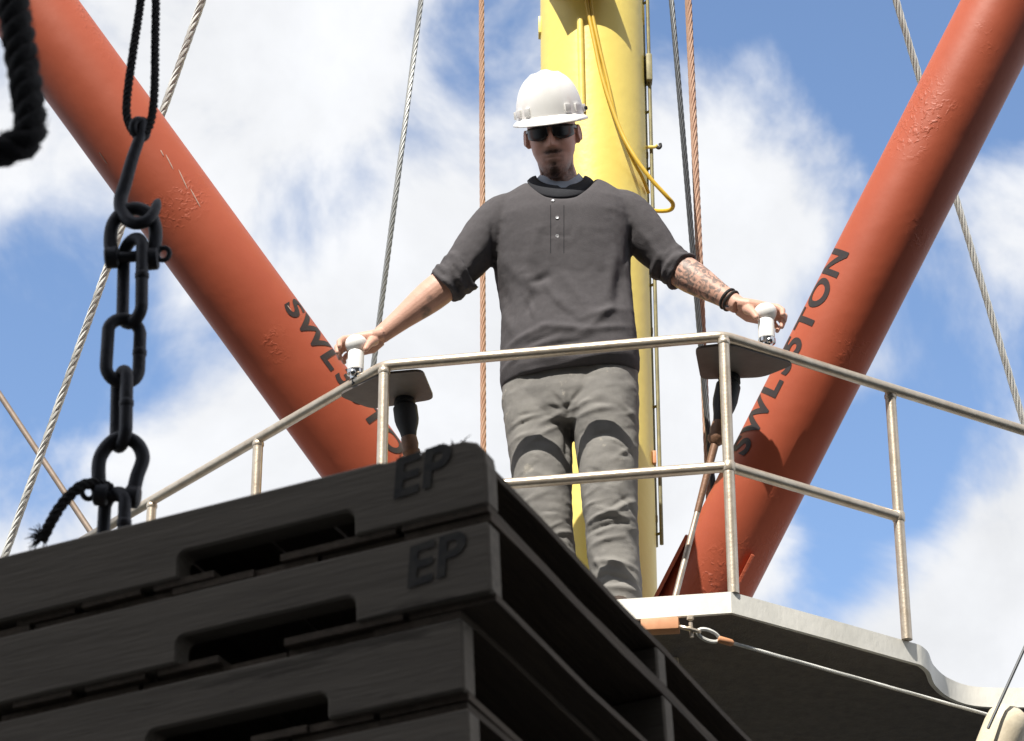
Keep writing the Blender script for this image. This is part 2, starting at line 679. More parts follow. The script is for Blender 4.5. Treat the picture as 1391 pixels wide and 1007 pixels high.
# pale band: a thin plate standing along the edge
bandm = MB()
n = len(outline)
inn = []
for i, p in enumerate(outline):
    t = (outline[min(i + 1, n - 1)] - outline[max(i - 1, 0)])
    nn = Vector((t.y, -t.x, 0)).normalized()
    if i in (1, 2):
        pass
    inn.append(p - nn * .014)
rg = [[Vector((p.x, p.y, ZP)), Vector((p.x, p.y, ZP - TH)), Vector((q.x, q.y, ZP - TH)), Vector((q.x, q.y, ZP))] for p, q in zip(outline, inn)]
bandm.rings(rg).build('edge_band', 'platform_white', PF, smooth=True, angle=25)
ip = [(q.x, q.y) for q in inn] + [(p.x, p.y) for p in back]
MB().prism(ip, ZP - .020, ZP - .012).build('floor_plate', 'floor_paint', PF, smooth=False)
MB().prism(ip, ZP - TH + .016, ZP - .0205).build('underside_plate', 'underside', PF, smooth=False)
# a few stiffeners under the plate, far back
for yy in (8.9, 9.7):
    MB().box(((edge[-1].x + left1.x) / 2, yy, ZP - TH - .03), (abs(edge[-1].x - left1.x) - .3, .012, .09)).build('stiffener', 'underside', PF, smooth=False)

# rails
def bend(pts, r=.035, k=5):
    pts = [Vector(p) for p in pts]
    out = [pts[0]]
    for a, b, c in zip(pts, pts[1:], pts[2:]):
        p = b + (a - b).normalized() * r
        q = b + (c - b).normalized() * r
        for i in range(k + 1):
            t = i / k
            out.append((1 - t) ** 2 * p + 2 * t * (1 - t) * b + t * t * q)
    out.append(pts[-1])
    return out


RAD = .0166
MB().tube(bend([RLe, RL, RR, RRe]), RAD, 16).build('top_rail', 'galvanised', PF)
ZM = PY(988, 634, 7.0).z
mid = lambda p: Vector((p.x, p.y, ZM))
mL, mR = mid(RL), mid(RR)
PRt = PZ(1209, 531, ZR)                         # right hand post
mRe = mid(PRt)
MB().tube([mL, mR], RAD * .97, 16).build('mid_rail', 'galvanised', PF)
MB().tube([mR, mRe], RAD * .97, 16).build('mid_rail', 'galvanised', PF)
MB().tube([mL, mL + dirL * 1.3], RAD * .97, 16).build('mid_rail', 'galvanised', PF)
PLt = PZ(351, 596, ZR)
for p in (RL, RR, PRt, PLt, RL + dirL * 1.3):
    pp = Vector((p.x, p.y, 0))
    po = MB().tube([(p.x, p.y, ZP + .0005), (p.x, p.y, ZR - .004)], RAD * .98, 16).build('rail_post', 'galvanised', PF)
    MB().lathe((p.x, p.y, ZM - RAD), (0, 0, 1), [(0, RAD * 1.0), (.004, RAD * 1.16), (.027, RAD * 1.16), (.031, RAD)], 16).build('weld', 'galvanised', po)
    MB().lathe((p.x, p.y, ZR - .028), (0, 0, 1), [(0, RAD * 1.0), (.003, RAD * 1.12), (.012, RAD * 1.12), (.016, RAD)], 16).build('weld', 'galvanised', po)

# shelves that carry the levers (at rail height, behind the corners)
def shelf(pts, rad=.03):
    pts = [Vector((p.x, p.y, 0)) for p in pts]
    n = len(pts)
    poly = []
    for i in range(n):
        a, b, c = pts[i - 1], pts[i], pts[(i + 1) % n]
        r = min(rad, (a - b).length * .4, (c - b).length * .4)
        p = b + (a - b).normalized() * r
        q = b + (c - b).normalized() * r
        for k in range(5):
            t = k / 4
            w = (1 - t) ** 2 * p + 2 * t * (1 - t) * b + t * t * q
            poly.append((w.x, w.y))
    return MB().prism(poly, ZR - .022, ZR - .014)


SZ = ZR - .022
shelf([PZ(944, 474, SZ), PZ(952, 516, SZ), PZ(1036, 513, SZ), PZ(1080, 495, SZ), RR + dirR * .02]).build('control_shelf', 'shelf_steel', PF, smooth=False)
shelf([PZ(574, 504, SZ), PZ(590, 543, SZ), PZ(505, 556, SZ), PZ(459, 538, SZ), RL + dirL * .02]).build('control_shelf', 'shelf_steel', PF, smooth=False)
# bracket lug under the front edge
lug = PY(897, 851, 7.005)
MB().box(lug, (.105, .05, .034), Matrix.Rotation(math.radians(-8), 3, 'Z')).build('lug', 'orange_fitting', PF, bevel=.004)

# ------------------------------------------------------------------ mast
MX = PY(812.5, 600, 8.15)
MASTR = .184
MT = thing('mast', (MX.x, 8.15, 0), 'thick yellow steel mast rising behind the man', 'mast')
MB().lathe((MX.x, 8.15, 0), (0, 0, 1), [(0, MASTR * 1.0), (ZP - .07, MASTR), (10.5, MASTR), (10.5, .05)], 56).build('mast_tube', 'yellow_paint', MT)


def mast_at(v):                  # height of mast axis at picture row
    return PY(818, v, 8.15 - MASTR).z


# ladder on the side of the mast
la = MX + Vector((.178, .03, 0))
for k, (ox, oy) in enumerate(((.007, .014), (.024, -.006))):
    zb = PY(890, 736, 8.12).z
    MB().tube([(la.x + ox, 8.15 + oy, zb), (la.x + ox, 8.15 + oy, 9.5)], .0065, 8).build('ladder_rail', 'tray_steel', MT)
z = PY(890, 720, 8.12).z
while z < 8.0:
    MB().tube([(la.x + .007, 8.164, z), (la.x + .024, 8.144, z)], .005, 6).build('rung', 'tray_steel', MT)
    z += .23
z = PY(890, 700, 8.12).z
while z < 8.0:
    MB().box((la.x - .004, 8.16, z), (.035, .03, .02)).build('standoff', 'tray_steel', MT)
    z += .69
hk = PY(884, 200, 8.13)
h0 = MB().tube(smooth_path([hk + Vector((-.03, 0, 0)), hk + Vector((.012, 0, 0)), hk + Vector((.024, -.003, .006))], 4), .006, 8).build('cable_hook', 'yellow_paint', MT)
MB().tube(smooth_path([hk + Vector((.020, 0, .001)), hk + Vector((.028, 0, -.004)), hk + Vector((.034, 0, .002)), hk + Vector((.033, 0, .014))], 4), .006, 8).build('hook_tip', 'black_rubber', h0)
for (u, v) in ((871, 22), (735, 38)):
    q = PY(u, v, 8.15)
    MB().box(q, (.02, .05, .07)).build('side_lug', 'yellow_paint', MT, bevel=.004)
q = PY(880, 95, 8.14)
MB().box(q + Vector((.004, 0, 0)), (.022, .05, .11)).build('junction_box', 'tray_steel', MT, bevel=.006)
q = PY(889, 622, 8.1)
MB().box(q, (.012, .02, .045)).build('reflector', 'orange_fitting', MT, bevel=.003)
# conduit on the front
fy = 8.15 - MASTR
c0 = PY(788, 26, fy)
c1 = PY(791, 152, fy)
MB().tube([(c0.x, fy - .002, c0.z), (c0.x + .003, fy - .002, c1.z)], .0115, 10).build('conduit', 'yellow_paint', MT)
# shelf with two stays, added out of view to shadow the mast
zs = PY(800, 0, fy).z + .065
mbp = MB()
hp = [(MX.x - .155, fy + .08), (MX.x - .155, fy - .12), (MX.x + .055, fy - .12), (MX.x + .055, fy + .08)]
mbp.prism(hp, zs - .01, zs + .01).build('shadow_shelf', 'yellow_paint', MT, smooth=False)
for sx in (-.12, .02):
    MB().tube([(MX.x + sx, fy + .03, zs - .02), (MX.x + sx, fy - .06, zs)], .008, 8).build('stay', 'yellow_paint', MT)

# hanging yellow cable
cp = [PY(796, -60, fy - .012), PY(797, 0, fy - .012), PY(808, 60, fy - .014), PY(820, 112, fy - .016), PY(842, 175, fy - .02), PY(862, 213, fy - .03),
      PY(884, 243, fy - .03), PY(905, 266, fy - .02), PY(914, 277, fy + .0), PY(911, 285, fy + .03), PY(897, 287, fy + .09), PY(880, 285, 8.13)]
cp2 = [PY(800, -60, fy - .012), PY(802, 0, fy - .012), PY(811, 50, fy - .014), PY(825, 110, fy - .012), PY(838, 165, fy - .010), PY(856, 210, fy - .004), PY(872, 240, fy + .06), PY(881, 262, fy + .13)]
HC = thing('hanging_cable', cp[-1], 'yellow cable hanging down the mast in a loose loop', 'cable')
MB().tube(smooth_path(cp, 8), .0072, 10).build('cable_strand', 'yellow_cable', HC)
MB().tube(smooth_path(cp2, 8), .0062, 10).build('cable_strand', 'yellow_cable', HC)

# ------------------------------------------------------------------ derrick booms


DL, DR = 8.78, 8.42


def boom(top, foot, label, text, s_text, side):
    BR = .1335 * (DL if side < 0 else DR) / 8.42
    a = (foot - top).normalized()
    B = thing('derrick_boom', foot, label, 'crane boom', 'red derrick booms')
    L = (foot - top).length
    MB().lathe(top, a, [(0, BR * .9), (.02, BR), (L - .10, BR), (L - .02, BR * .96), (L, BR * .80)], 64).build('boom_tube', 'red_paint', B)
    tocam = (CAM - (top + foot) / 2)
    n1 = (tocam - a * tocam.dot(a)).normalized()
    n2 = a.cross(n1)
    if n2.z < 0:
        n2 = -n2                  # towards the upper edge
    me = text_mesh(text, .126, .0040, 1.08, .20)
    bm = bmesh.new()
    bm.from_mesh(me)
    for k in range(-3, 20):
        bmesh.ops.bisect_plane(bm, geom=bm.verts[:] + bm.edges[:] + bm.faces[:], plane_co=(0, k * .0075, 0), plane_no=(0, 1, 0))
    rd = a if side < 0 else -a
    org = s_text
    for v_ in bm.verts:
        ph = math.radians(40) + v_.co.y / BR
        ax = (org - top).dot(a) * a + top
        v_.co = ax + rd * v_.co.x + (n1 * math.cos(ph) + n2 * math.sin(ph)) * (BR + .0015) - parent_loc(B)
    bm.to_mesh(me)
    bm.free()
    link('lettering', me, 'black_letter', B, smooth=False)
    return B, a, n1, n2


Lt, Lf = PD(35 - 240 * .73, -240, DL), PD(622, 804, DL)
BL, aL, n1L, n2L = boom(Lt, Lf, 'red painted derrick boom behind the slung chain, leaning left, lettered SWL 35 TON', 'SWL 35 TON', PD(376, 424, DL), -1)
Rt_, Rf = PD(1370 + 300 * .511, -300, DR), PD(936, 852, DR)
BRo, aR, n1R, n2R = boom(Rt_, Rf, 'red painted derrick boom behind the tattooed arm, leaning right, lettered SWL 35 TON', 'SWL 35 TON', PD(1036, 634, DR), 1)
# heel brackets
for (B, f, a, n1, n2) in ((BL, Lf, aL, n1L, n2L), (BRo, Rf, aR, n1R, n2R)):
    M = Matrix((n2, a, n1)).transposed()
    MB().box(f + a * .10, (.05, .30, .16), M).build('heel_plate', 'red_paint', B, smooth=False, bevel=.006)
    MB().tube([f + a * .14 - n2 * .09, f + a * .14 + n2 * .09], .028, 14).build('heel_pin', 'rust_rod', B)
    MB().box(Vector((f.x, f.y, ZP + .01)), (.26, .26, .05)).build('heel_base', 'red_paint', B, smooth=False, bevel=.008)
M = Matrix((n2R, aR, n1R)).transposed()
q = PD(1012, 775, DR - .128)
MB().box(q, (.012, .11, .05), M).build('weld_bracket', 'red_paint', BRo, smooth=False, bevel=.003)
q = PD(912, 770, DR - .03)
MB().box(q, (.012, .22, .10), M).build('weld_bracket', 'red_paint', BRo, smooth=False, bevel=.003)
# pale scratches
m_ = MB()
for (u0, v0, u1, v1) in ((222, 210, 226, 218), (229, 216, 239, 236), (246, 236, 258, 262), (262, 262, 275, 286), (139, 212, 150, 228), (391, 417, 397, 425)):
    pts = []
    for t in (0, .25, .5, .75, 1):
        w = PD(u0 + (u1 - u0) * t, v0 + (v1 - v0) * t, DL)
        ax = Lt + aL * (w - Lt).dot(aL)
        off = (w - ax).dot(n2L)
        pts.append(ax + n2L * off + n1L * math.sqrt(max(0, (.1392 + .0003) ** 2 - off * off)))
    m_.tube(pts, [.0008, .0022, .0018, .0022, .0008], 6)
material('scratch', (.66, .46, .38), .7)
m_.build('scratches', 'scratch', BL)

# ------------------------------------------------------------------ standing wires
def wire(name, p, q, r, mat, label, lay=.10, strands=6, cat='wire rope'):
    a, b = (p, q) if p.z < q.z else (q, p)
    o = rope_mb([a, b], r, strands, lay, 5, .011).build(name, mat, origin=a)
    return tag(o, label, cat)


def ext(p, q, t):                 # go on past q
    return q + (q - p) * t


a, b = PD(275, 0, 9.6), PD(5, 760, 9.6)
wire('stay_rope', ext(b, a, .25), ext(a, b, .30), .0145, 'rope_white', 'pale stay wire running behind the chain and the left-leaning red boom', .20)
a, b = PY(572, 0, 8.6), PY(507, 500, 8.6)
wire('stay_wire', ext(b, a, .4), ext(a, b, .55), .0105, 'rope_grey', 'grey wire rope slanting down behind the hand without a bracelet', .19)
a, b = PY(655, 0, 8.3), PY(660, 640, 8.3)
wire('fall_wire', ext(b, a, .4), Vector((b.x, b.y, ZP)), .0105, 'rope_rust', 'rusty upright wire rope passing behind the arm without a bracelet', .19)
a, b = PY(912, 0, 7.75), PY(953, 480, 7.75)
wire('fall_wire', ext(b, a, .4), ext(a, b, .58), .0098, 'rope_dark', 'dark grey wire rope running beside the yellow mast', .19)
a, b = PY(935, 0, 7.8), PY(955, 470, 7.8)
wire('fall_wire', ext(b, a, .4), ext(a, b, .64), .0125, 'rope_rust', 'rusty wire rope running between the mast and the right-leaning boom', .21)
a, b = PD(1217, 0, 9.6), PD(1391, 575, 9.6)
wire('stay_rope', ext(b, a, .3), ext(a, b, .45), .0130, 'rope_white', 'pale stay wire crossing behind the right-leaning red boom', .21)
a, b = PY(0, 537, 9.4), PY(125, 725, 9.0)
o = MB().tube([ext(b, a, .6), ext(a, b, .9)], .0115, 10).build('stay_rod', 'rust_rod', origin=b)
tag(o, 'thin brown rod slanting down behind the frayed rope end', 'rod')

# ------------------------------------------------------------------ control levers
KL = PY(484, 468, 7.30)
KR = PY(1040, 425, 7.20)


def lever(K, label, sgn, rod):
    b = Vector((K.x, K.y, ZR - .014))
    T = thing('control_lever', b, label, 'control lever', 'crane control levers')
    MB().lathe(K, (0, 0, 1), [(-.024, .021), (-.020, .027), (-.008, .0325), (.004, .034), (.014, .031), (.022, .023), (.026, .010), (.0265, .0)], 24).build('knob', 'knob_white', T)
    MB().lathe(K, (0, 0, 1), [(-.088, .021), (-.086, .0245), (-.03, .0245), (-.022, .021)], 24).build('grip', 'knob_white', T)
    zc = K.z - .088
    MB().lathe((K.x, K.y, zc), (0, 0, -1), [(0, .020), (.002, .026), (.014, .026), (.018, .018), (.03, .016)], 20).build('collar', 'chrome', T)
    MB().tube([(K.x, K.y, zc - .018), (K.x, K.y, ZR - .012)], .011, 12).build('stem', 'black_rubber', T)
    bx = MB().box((K.x - sgn * .03, K.y + .005, zc - .022), (.075, .03, .018)).build('switch_arm', 'black_rubber', T, bevel=.004)
    MB().lathe((K.x + sgn * .006, K.y - .022, zc - .02), (0, -1, 0), [(0, .009), (.012, .009), (.014, .006)], 12).build('bolt', 'chrome', bx)
    # below the shelf: boot, connector and linkage rod
    (p0, p1, p2, p3) = rod
    ax = (p1 - p0).normalized()
    L = (p1 - p0).length
    MB().lathe(p0, ax, [(0, .030), (L * .10, .034), (L * .14, .028), (L * .20, .037), (L * .5, .037), (L * .62, .034), (L * .8, .026), (L, .021)], 20).build('boot', 'black_rubber', T)
    ax2 = (p2 - p1).normalized()
    L2 = (p2 - p1).length
    MB().lathe(p1 - ax2 * .012, ax2, [(0, .018), (.004, .024), (L2 * .45, .026), (L2 * .8, .022), (L2 * .83, .027), (L2 * .98, .026), (L2 + .012, .014)], 20).build('connector', 'brown_fitting', T)
    pm = p2.lerp(p3, .45)
    MB().tube([p2, pm], [.012, .0095], 10).build('linkage_rod', 'brown_fitting', T)
    MB().tube([pm - (p3 - p2).normalized() * .006, p3], [.0085, .009], 10).build('linkage_rod', 'rod_steel', T)
    return T


r0 = PY(992, 508, 7.22)
r0.z = ZR - .023
lever(KR, 'white knobbed control lever under the hand with a bracelet', 1,
      (r0, PY(978, 578, 7.20), PY(971, 604, 7.20), PY(917, 812, 7.18)))
l0 = PY(549, 540, 7.38)
l0.z = ZR - .023
lever(KL, 'white knobbed control lever under the hand without a bracelet', -1,
      (l0, PY(556, 598, 7.38), PY(560, 622, 7.38), PY(575, 850, 7.36)))

# ------------------------------------------------------------------ guy wire under the edge, pipes
s0 = PY(925, 852, 6.99)
g1 = PY(1391, 985, 7.5)
g0 = PY(985, 871, 7.03)
GW = thing('guy_wire', s0, 'thin guy wire shackled to the orange lug under the platform edge', 'wire')
rope_mb([g0, ext(g0, g1, .3)], .0055, 6, .05, 5, .008).build('wire_strand', 'rope_white', GW)
dg_ = (g1 - g0).normalized()
MB().lathe(g0 - dg_ * .025, dg_, [(0, .0075), (.003, .010), (.045, .010), (.05, .007)], 14).build('ferrule', 'orange_fitting', GW)
th0 = PY(948, 858, 7.00)
loop = []
sd = dg_.cross(Vector((0, 1, .4))).normalized()
for k in range(20):
    t = 2 * PI * k / 20
    loop.append((g0 - dg_ * .02 + th0) / 2 + (g0 - dg_ * .02 - th0) * .5 * math.cos(t) + sd * .014 * math.sin(t))
MB().tube(loop, .0055, 8, closed=True).build('thimble', 'rope_white', GW)
loop = []
for k in range(20):
    t = 2 * PI * k / 20
    loop.append((s0 + th0) / 2 + (th0 - s0) * .6 * math.cos(t) + Vector((0, .018 * math.sin(t), .006 * math.sin(t))))
MB().tube(loop, .0055, 8, closed=True).build('shackle', 'galvanised', GW)
MB().tube([PY(940, 866, 6.99), PY(938, 846, 6.99)], .006, 8).build('shackle_pin', 'galvanised', GW)
MB().lathe(PY(938, 843, 6.99), (0, 0, 1), [(0, .006), (.002, .010), (.012, .010), (.014, .006)], 6).build('nut', 'galvanised', GW)

pp = [PY(1290, 1120, 7.35), PY(1335, 1030, 7.32), PY(1366, 985, 7.30), PY(1392, 985, 7.30), PY(1420, 1030, 7.32), PY(1440, 1120, 7.3), Vector((1.75, 7.3, 0.0))]
o = MB().lathe(PY(1345, 1040, 7.35) , (PY(1374, 966, 7.33) - PY(1345, 1040, 7.35)), [(-2.3, .062), (0, .062), (.12, .062), (.15, .058), (.172, .045), (.182, .025), (.184, 0)], 28).build('vent_pipe', 'pale_pipe', origin=PY(1345, 1040, 7.35))
tag(o, 'pale round-ended pipe standing below the curved platform edge', 'pipe')
a, b = PY(1391, 882, 7.25), PY(1352, 968, 7.25)
o = MB().tube([ext(b, a, .8), ext(a, b, .25)], .0045, 8).build('lashing_line', 'rope_dark', origin=b)
tag(o, 'thin dark line running up from the pale round-ended pipe', 'line')
p = PY(913, 884, 7.4)
o = MB().lathe(Vector((p.x, p.y, p.z - .30)), (0, 0, 1), [(0, .018), (.26, .018), (.285, .017), (.297, .012), (.302, .004)], 18).build('pipe_stub', 'pale_pipe', origin=(p.x, p.y, p.z - .3))
tag(o, 'short pale pipe stub under the platform beside the pallet stack', 'pipe')

# ------------------------------------------------------------------ pallets
PC = Vector((-.0418, 3.515, 1.610)) + CAM
PM = Matrix.Rotation(math.radians(-23.4), 3, 'Z') @ Matrix.Rotation(math.radians(-3.26), 3, 'X') @ Matrix.Rotation(math.radians(-4.07), 3, 'Y')
PLEN, PWID = 1.33, 1.42
SH, SW, DT = .110, .040, .012      # stringer height, width, deck board thickness
PH = SH + 2 * DT


def stringer_mesh(seed, chop=False):
    rg_ = random.Random(seed)
    # outline in x,z ; x from -PLEN to 0 ; z from 0 (top) down ; two fork notches below
    pts = [(0, 0), (-PLEN, 0), (-PLEN, -SH)]
    if chop:
        pts = [(0, -.045), (-.003, -.022), (-.014, -.007), (-.034, .001), (-.10, .0005), (-.104, -.004), (-.16, -.003), (-.17, 0), (-PLEN, 0), (-PLEN, -SH)]

    def notch(x0, x1, d=.042):
        q = []
        for k in range(5):
            t = PI / 2 * k / 4
            q.append((x0 + .014 * (1 - math.cos(t)) , -SH + d - .014 + .014 * math.sin(t)))
        for k in range(5):
            t = PI / 2 * k / 4
            q.append((x1 - .014 + .014 * math.sin(t), -SH + d - .014 * (1 - math.cos(t))))
        return [(x0, -SH)] + q + [(x1, -SH)]
    a = notch(-PLEN + .21, -PLEN + .50) + notch(-.50, -.21)
    pts += a + [(0, -SH)]
    mb = MB()
    n = len(pts)
    vs = [Vector((x, 0, z)) for x, z in pts] + [Vector((x, SW, z)) for x, z in pts]
    fs = [tuple(range(n)), tuple(reversed(range(n, 2 * n)))]
    for i in range(n):
        k = (i + 1) % n
        fs.append((i, n + i, n + k, k))
    mb.add(vs, fs)
    me = mb.mesh('stringer')
    bm = bmesh.new()
    bm.from_mesh(me)
    bmesh.ops.recalc_face_normals(bm, faces=bm.faces)
    ed = [e for e in bm.edges if len(e.link_faces) == 2 and e.calc_face_angle(0) > .9]
    bmesh.ops.bevel(bm, geom=ed, offset=.0035, segments=1, affect='EDGES')
    bm.to_mesh(me)
    bm.free()
    me.materials.append(MATS['pallet_wood'])
    return me


def board_mesh(w, seed):
    rg_ = random.Random(seed)
    mb = MB()
    rings = []
    n = 9
    for i in range(n):
        y = (PWID - .05) * i / (n - 1)
        b = .002 * math.sin(i * 1.7 + seed)
        j0 = rg_.uniform(-.0015, .0015)
        rings.append([Vector((j0, y, b)), Vector((-w + j0, y, b)), Vector((-w + j0, y, b - DT + .001)), Vector((j0, y, b - DT + .001))])
    mb.rings(rings)
    me = mb.mesh('board')
    bm = bmesh.new()
    bm.from_mesh(me)
    bmesh.ops.recalc_face_normals(bm, faces=bm.faces)
    bm.to_mesh(me)
    bm.free()
    me.materials.append(MATS['pallet_board'])
    return me


CHOP = stringer_mesh(1, True)
SMESH = [stringer_mesh(s) for s in (1, 2, 3)]
BMESH = {w: [board_mesh(w, s) for s in (1, 2)] for w in (.135, .088, .10)}
ept = text_mesh('EP', .088, .0022, 1.05)
names = ['top wooden pallet of the slung stack, stencilled EP, splintered at the corner',
         'second wooden pallet from the top of the slung stack, stencilled EP',
         'third wooden pallet of the slung stack, set back under the two stencilled ones',
         'fourth and lowest wooden pallet of the slung stack, under the set-back third one']
offs = [(0, 0), (.004, .004), (-.052, .012), (-.050, .018), (-.03, .01)]
PEMPT = []
for k in range(4):
    E_ = thing('wooden_pallet', (0, 0, 0), names[k], 'pallet', 'pallets slung in a stack')
    E_.matrix_world = Matrix.Translation(PC + PM @ Vector((offs[k][0], offs[k][1], DT - k * (PH + .001)))) @ PM.to_4x4()
    PEMPT.append(E_)
    rg_ = random.Random(20 + k)
    for j, y in enumerate((0, (PWID - SW) / 2, PWID - SW)):
        o = bpy.data.objects.new('stringer', CHOP if (j == 0 and k == 0) else SMESH[(j + k) % 3])
        col.objects.link(o)
        o.parent = E_
        o.location = (rg_.uniform(-.004, .004), y, -DT)
        if k == 0 and j > 0:
            o.location.z = -DT - .05
            o.scale.z = (SH - .05) / SH
        if j == 0 and k < 2:
            me = ept.copy()
            bm = bmesh.new()
            bm.from_mesh(me)
            for v_ in bm.verts:
                x, y_ = v_.co.x, v_.co.y
                v_.co = Vector(((-.150 if k == 0 else -.132) + x + y_ * .10, -.0022, -SH + (.043 if k == 0 else .034) + y_ + .10 * x))
            bm.to_mesh(me)
            bm.free()
            me.materials.clear()
            me.materials.append(MATS['stencil_ink'])
            t_ = bpy.data.objects.new('stencil', me)
            col.objects.link(t_)
            t_.parent = o
    # top boards: seven, bottom boards: five ; each one placed singly
    x = 0.0
    gaps = [.135, .135, .10, .135, .10, .135, .10, .10, .135, .088, .135]
    tot = sum(gaps)
    gp = (PLEN - tot) / (len(gaps) - 1)
    for i, w in enumerate(gaps):
        o = bpy.data.objects.new('deck_board', BMESH[w][i % 2])
        col.objects.link(o)
        o.parent = E_
        o.location = (x + rg_.uniform(-.001, .001), (SW + .004) if k == 0 else rg_.uniform(.004, .016), -.05 + rg_.uniform(0, .002) if k == 0 else 0)
        x -= w + gp
    for i, (x0, w) in enumerate(((0, .135), (-.14, .10), (-.245, .088), (-.44, .10), (-.56, .10), (-.68, .10), (-.90, .088), (-.985, .088), (-PLEN + .135, .135))):
        o = bpy.data.objects.new('bottom_board', BMESH[w][(i + 1) % 2])
        col.objects.link(o)
        o.parent = E_
        o.location = (x0 + rg_.uniform(-.004, .004), rg_.uniform(.004, .014), -DT - SH)
# splinters at the corner of the top pallet
m_ = MB()
rg_ = random.Random(5)
for k in range(34):
    x = -abs(rg_.gauss(0, .05)) if k < 26 else rg_.uniform(-.6, 0)
    b = Vector((x - .03, rg_.uniform(.003, .03), -DT - .002))
    d = Vector((rg_.gauss(0, .6), -rg_.random() * .4, 1)).normalized()
    h = rg_.uniform(.004, .016) if x > -.12 else rg_.uniform(.002, .006)
    m_.tube([b, b + d * h * .6, b + d * h + Vector((rg_.gauss(0, .003), 0, 0))], [.0018, .0012, .0003], 4)
me = m_.mesh('splinters')
o = link('splinters', me, 'pallet_wood', PEMPT[0], smooth=False)
o['kind'] = 'stuff'

# ------------------------------------------------------------------ chain, shackles, hook, slings
CY = 3.98


def link_path(c, ax, side, L, W, n=28):
    """closed stadium path; L, W centre-line length and width"""
    out = []
    r = W / 2
    h = L / 2 - r
    for k in range(n):
        t = 2 * PI * k / n
        x = math.cos(t) * r
        y = math.sin(t) * r + (h if math.sin(t) >= 0 else -h)
        out.append(c + side * x + ax * y)
    return out


def D2(u0, v0, u1, v1, Y=CY):
    a, b = PY(u0, v0, Y), PY(u1, v1, Y)
    return a, b, (b - a).normalized(), (a + b) / 2


VX = Vector((1, 0, 0))
CH = thing('chain', PY(165, 640, CY), 'black steel lifting chain hanging between two shackles over the pallets', 'chain')


def chain_link(u0, v0, u1, v1, wpx, tw, r=.0108, Y=CY):
    a, b, ax, c = D2(u0, v0, u1, v1, Y)
    sc = (a - CAM).dot(FW) / FPX
    L = (b - a).length - 2 * r
    W = wpx * sc - 2 * r
    s = VX - ax * VX.dot(ax)
    s.normalize()
    s = Matrix.Rotation(math.radians(tw), 3, ax) @ s
    ob = MB().tube(link_path(c, ax, s, L, W), r, 12, closed=True).build('link', 'chain_steel', CH)
    p = c + s * (W / 2)
    MB().lathe(p - ax * .006, ax, [(0, r), (.002, r * 1.12), (.010, r * 1.12), (.012, r)], 12).build('weld', 'chain_steel', ob)


chain_link(181, 318, 179, 446, 56, 42)
chain_link(170, 426, 165, 528, 62, -18)
chain_link(166, 498, 164, 614, 56, 62)
chain_link(157, 662, 152, 770, 58, 38)


def bow_shackle(name, bow, pinL, pinR, label, r=.0118, w=None):
    """bow: picture points of the bow's centre line from one ear to the other"""
    S = thing(name, pinL.lerp(pinR, .5), label, 'shackle', 'bow shackles on the chain')
    MB().tube(smooth_path(bow, 7), r, 12).build('bow', 'chain_steel', S)
    ax = (pinR - pinL).normalized()
    for e in (bow[0], bow[-1]):
        MB().lathe(e - ax * .012, ax, [(0, .015), (.003, .019), (.021, .019), (.024, .015)], 16).build('ear', 'chain_steel', S)
    MB().tube([pinL, pinR], .0095, 12).build('pin', 'chain_steel', S)
    ring = [pinR + ax * .010 + ax * .010 * math.cos(t) + Vector((0, -.2, 1)).normalized() * .011 * math.sin(t) for t in (2 * PI * k / 14 for k in range(14))]
    MB().tube(ring, .0045, 8, closed=True).build('pin_eye', 'chain_steel', S)
    return S


Y0 = CY
b1 = [PY(152, 350, Y0), PY(150, 325, Y0), PY(154, 304, Y0), PY(168, 288, Y0), PY(187, 284, Y0), PY(204, 293, Y0), PY(211, 312, Y0), PY(210, 335, Y0), PY(206, 352, Y0)]
bow_shackle('bow_shackle', b1, PY(143, 352, Y0), PY(214, 346, Y0), 'black bow shackle hung on the cargo hook, holding the chain')
b2 = [PY(138, 672, Y0), PY(134, 648, Y0), PY(136, 622, Y0), PY(150, 602, Y0), PY(166, 595, Y0), PY(185, 602, Y0), PY(194, 622, Y0), PY(186, 648, Y0), PY(180, 675, Y0)]
bow_shackle('bow_shackle', b2, PY(190, 678, Y0), PY(128, 670, Y0), 'black bow shackle at the foot of the chain, just above the top pallet')

# cargo hook
hp = [PY(193, 162, Y0), PY(191, 182, Y0), PY(180, 215, Y0), PY(170, 250, Y0), PY(164, 270, Y0), PY(166, 288, Y0 - .004), PY(178, 302, Y0 - .012), PY(196, 302, Y0 - .016), PY(208, 290, Y0 - .012), PY(215, 272, Y0)]
HK = thing('cargo_hook', PY(187, 300, Y0), 'black steel cargo hook hung from the thin rope sling', 'hook')
sp_ = smooth_path(hp, 6)
rr_ = [.0085 + .0035 * math.sin(PI * min(1, i / len(sp_) * 1.05)) for i in range(len(sp_))]
rr_[-1] = .004
rr_[-2] = .006
rr_[-3] = .0075
MB().tube(sp_, rr_, 14).build('hook_body', 'chain_steel', HK)
ec = PY(190, 176, Y0)
ring = [ec + VX * .0135 * math.cos(t) * .8 + Vector((0, .6, 0)) * .0135 * math.cos(t) + Vector((0, -.3, 1)).normalized() * .0155 * math.sin(t) for t in (2 * PI * k / 18 for k in range(18))]
MB().tube(ring, .0075, 10, closed=True).build('hook_eye', 'chain_steel', HK)

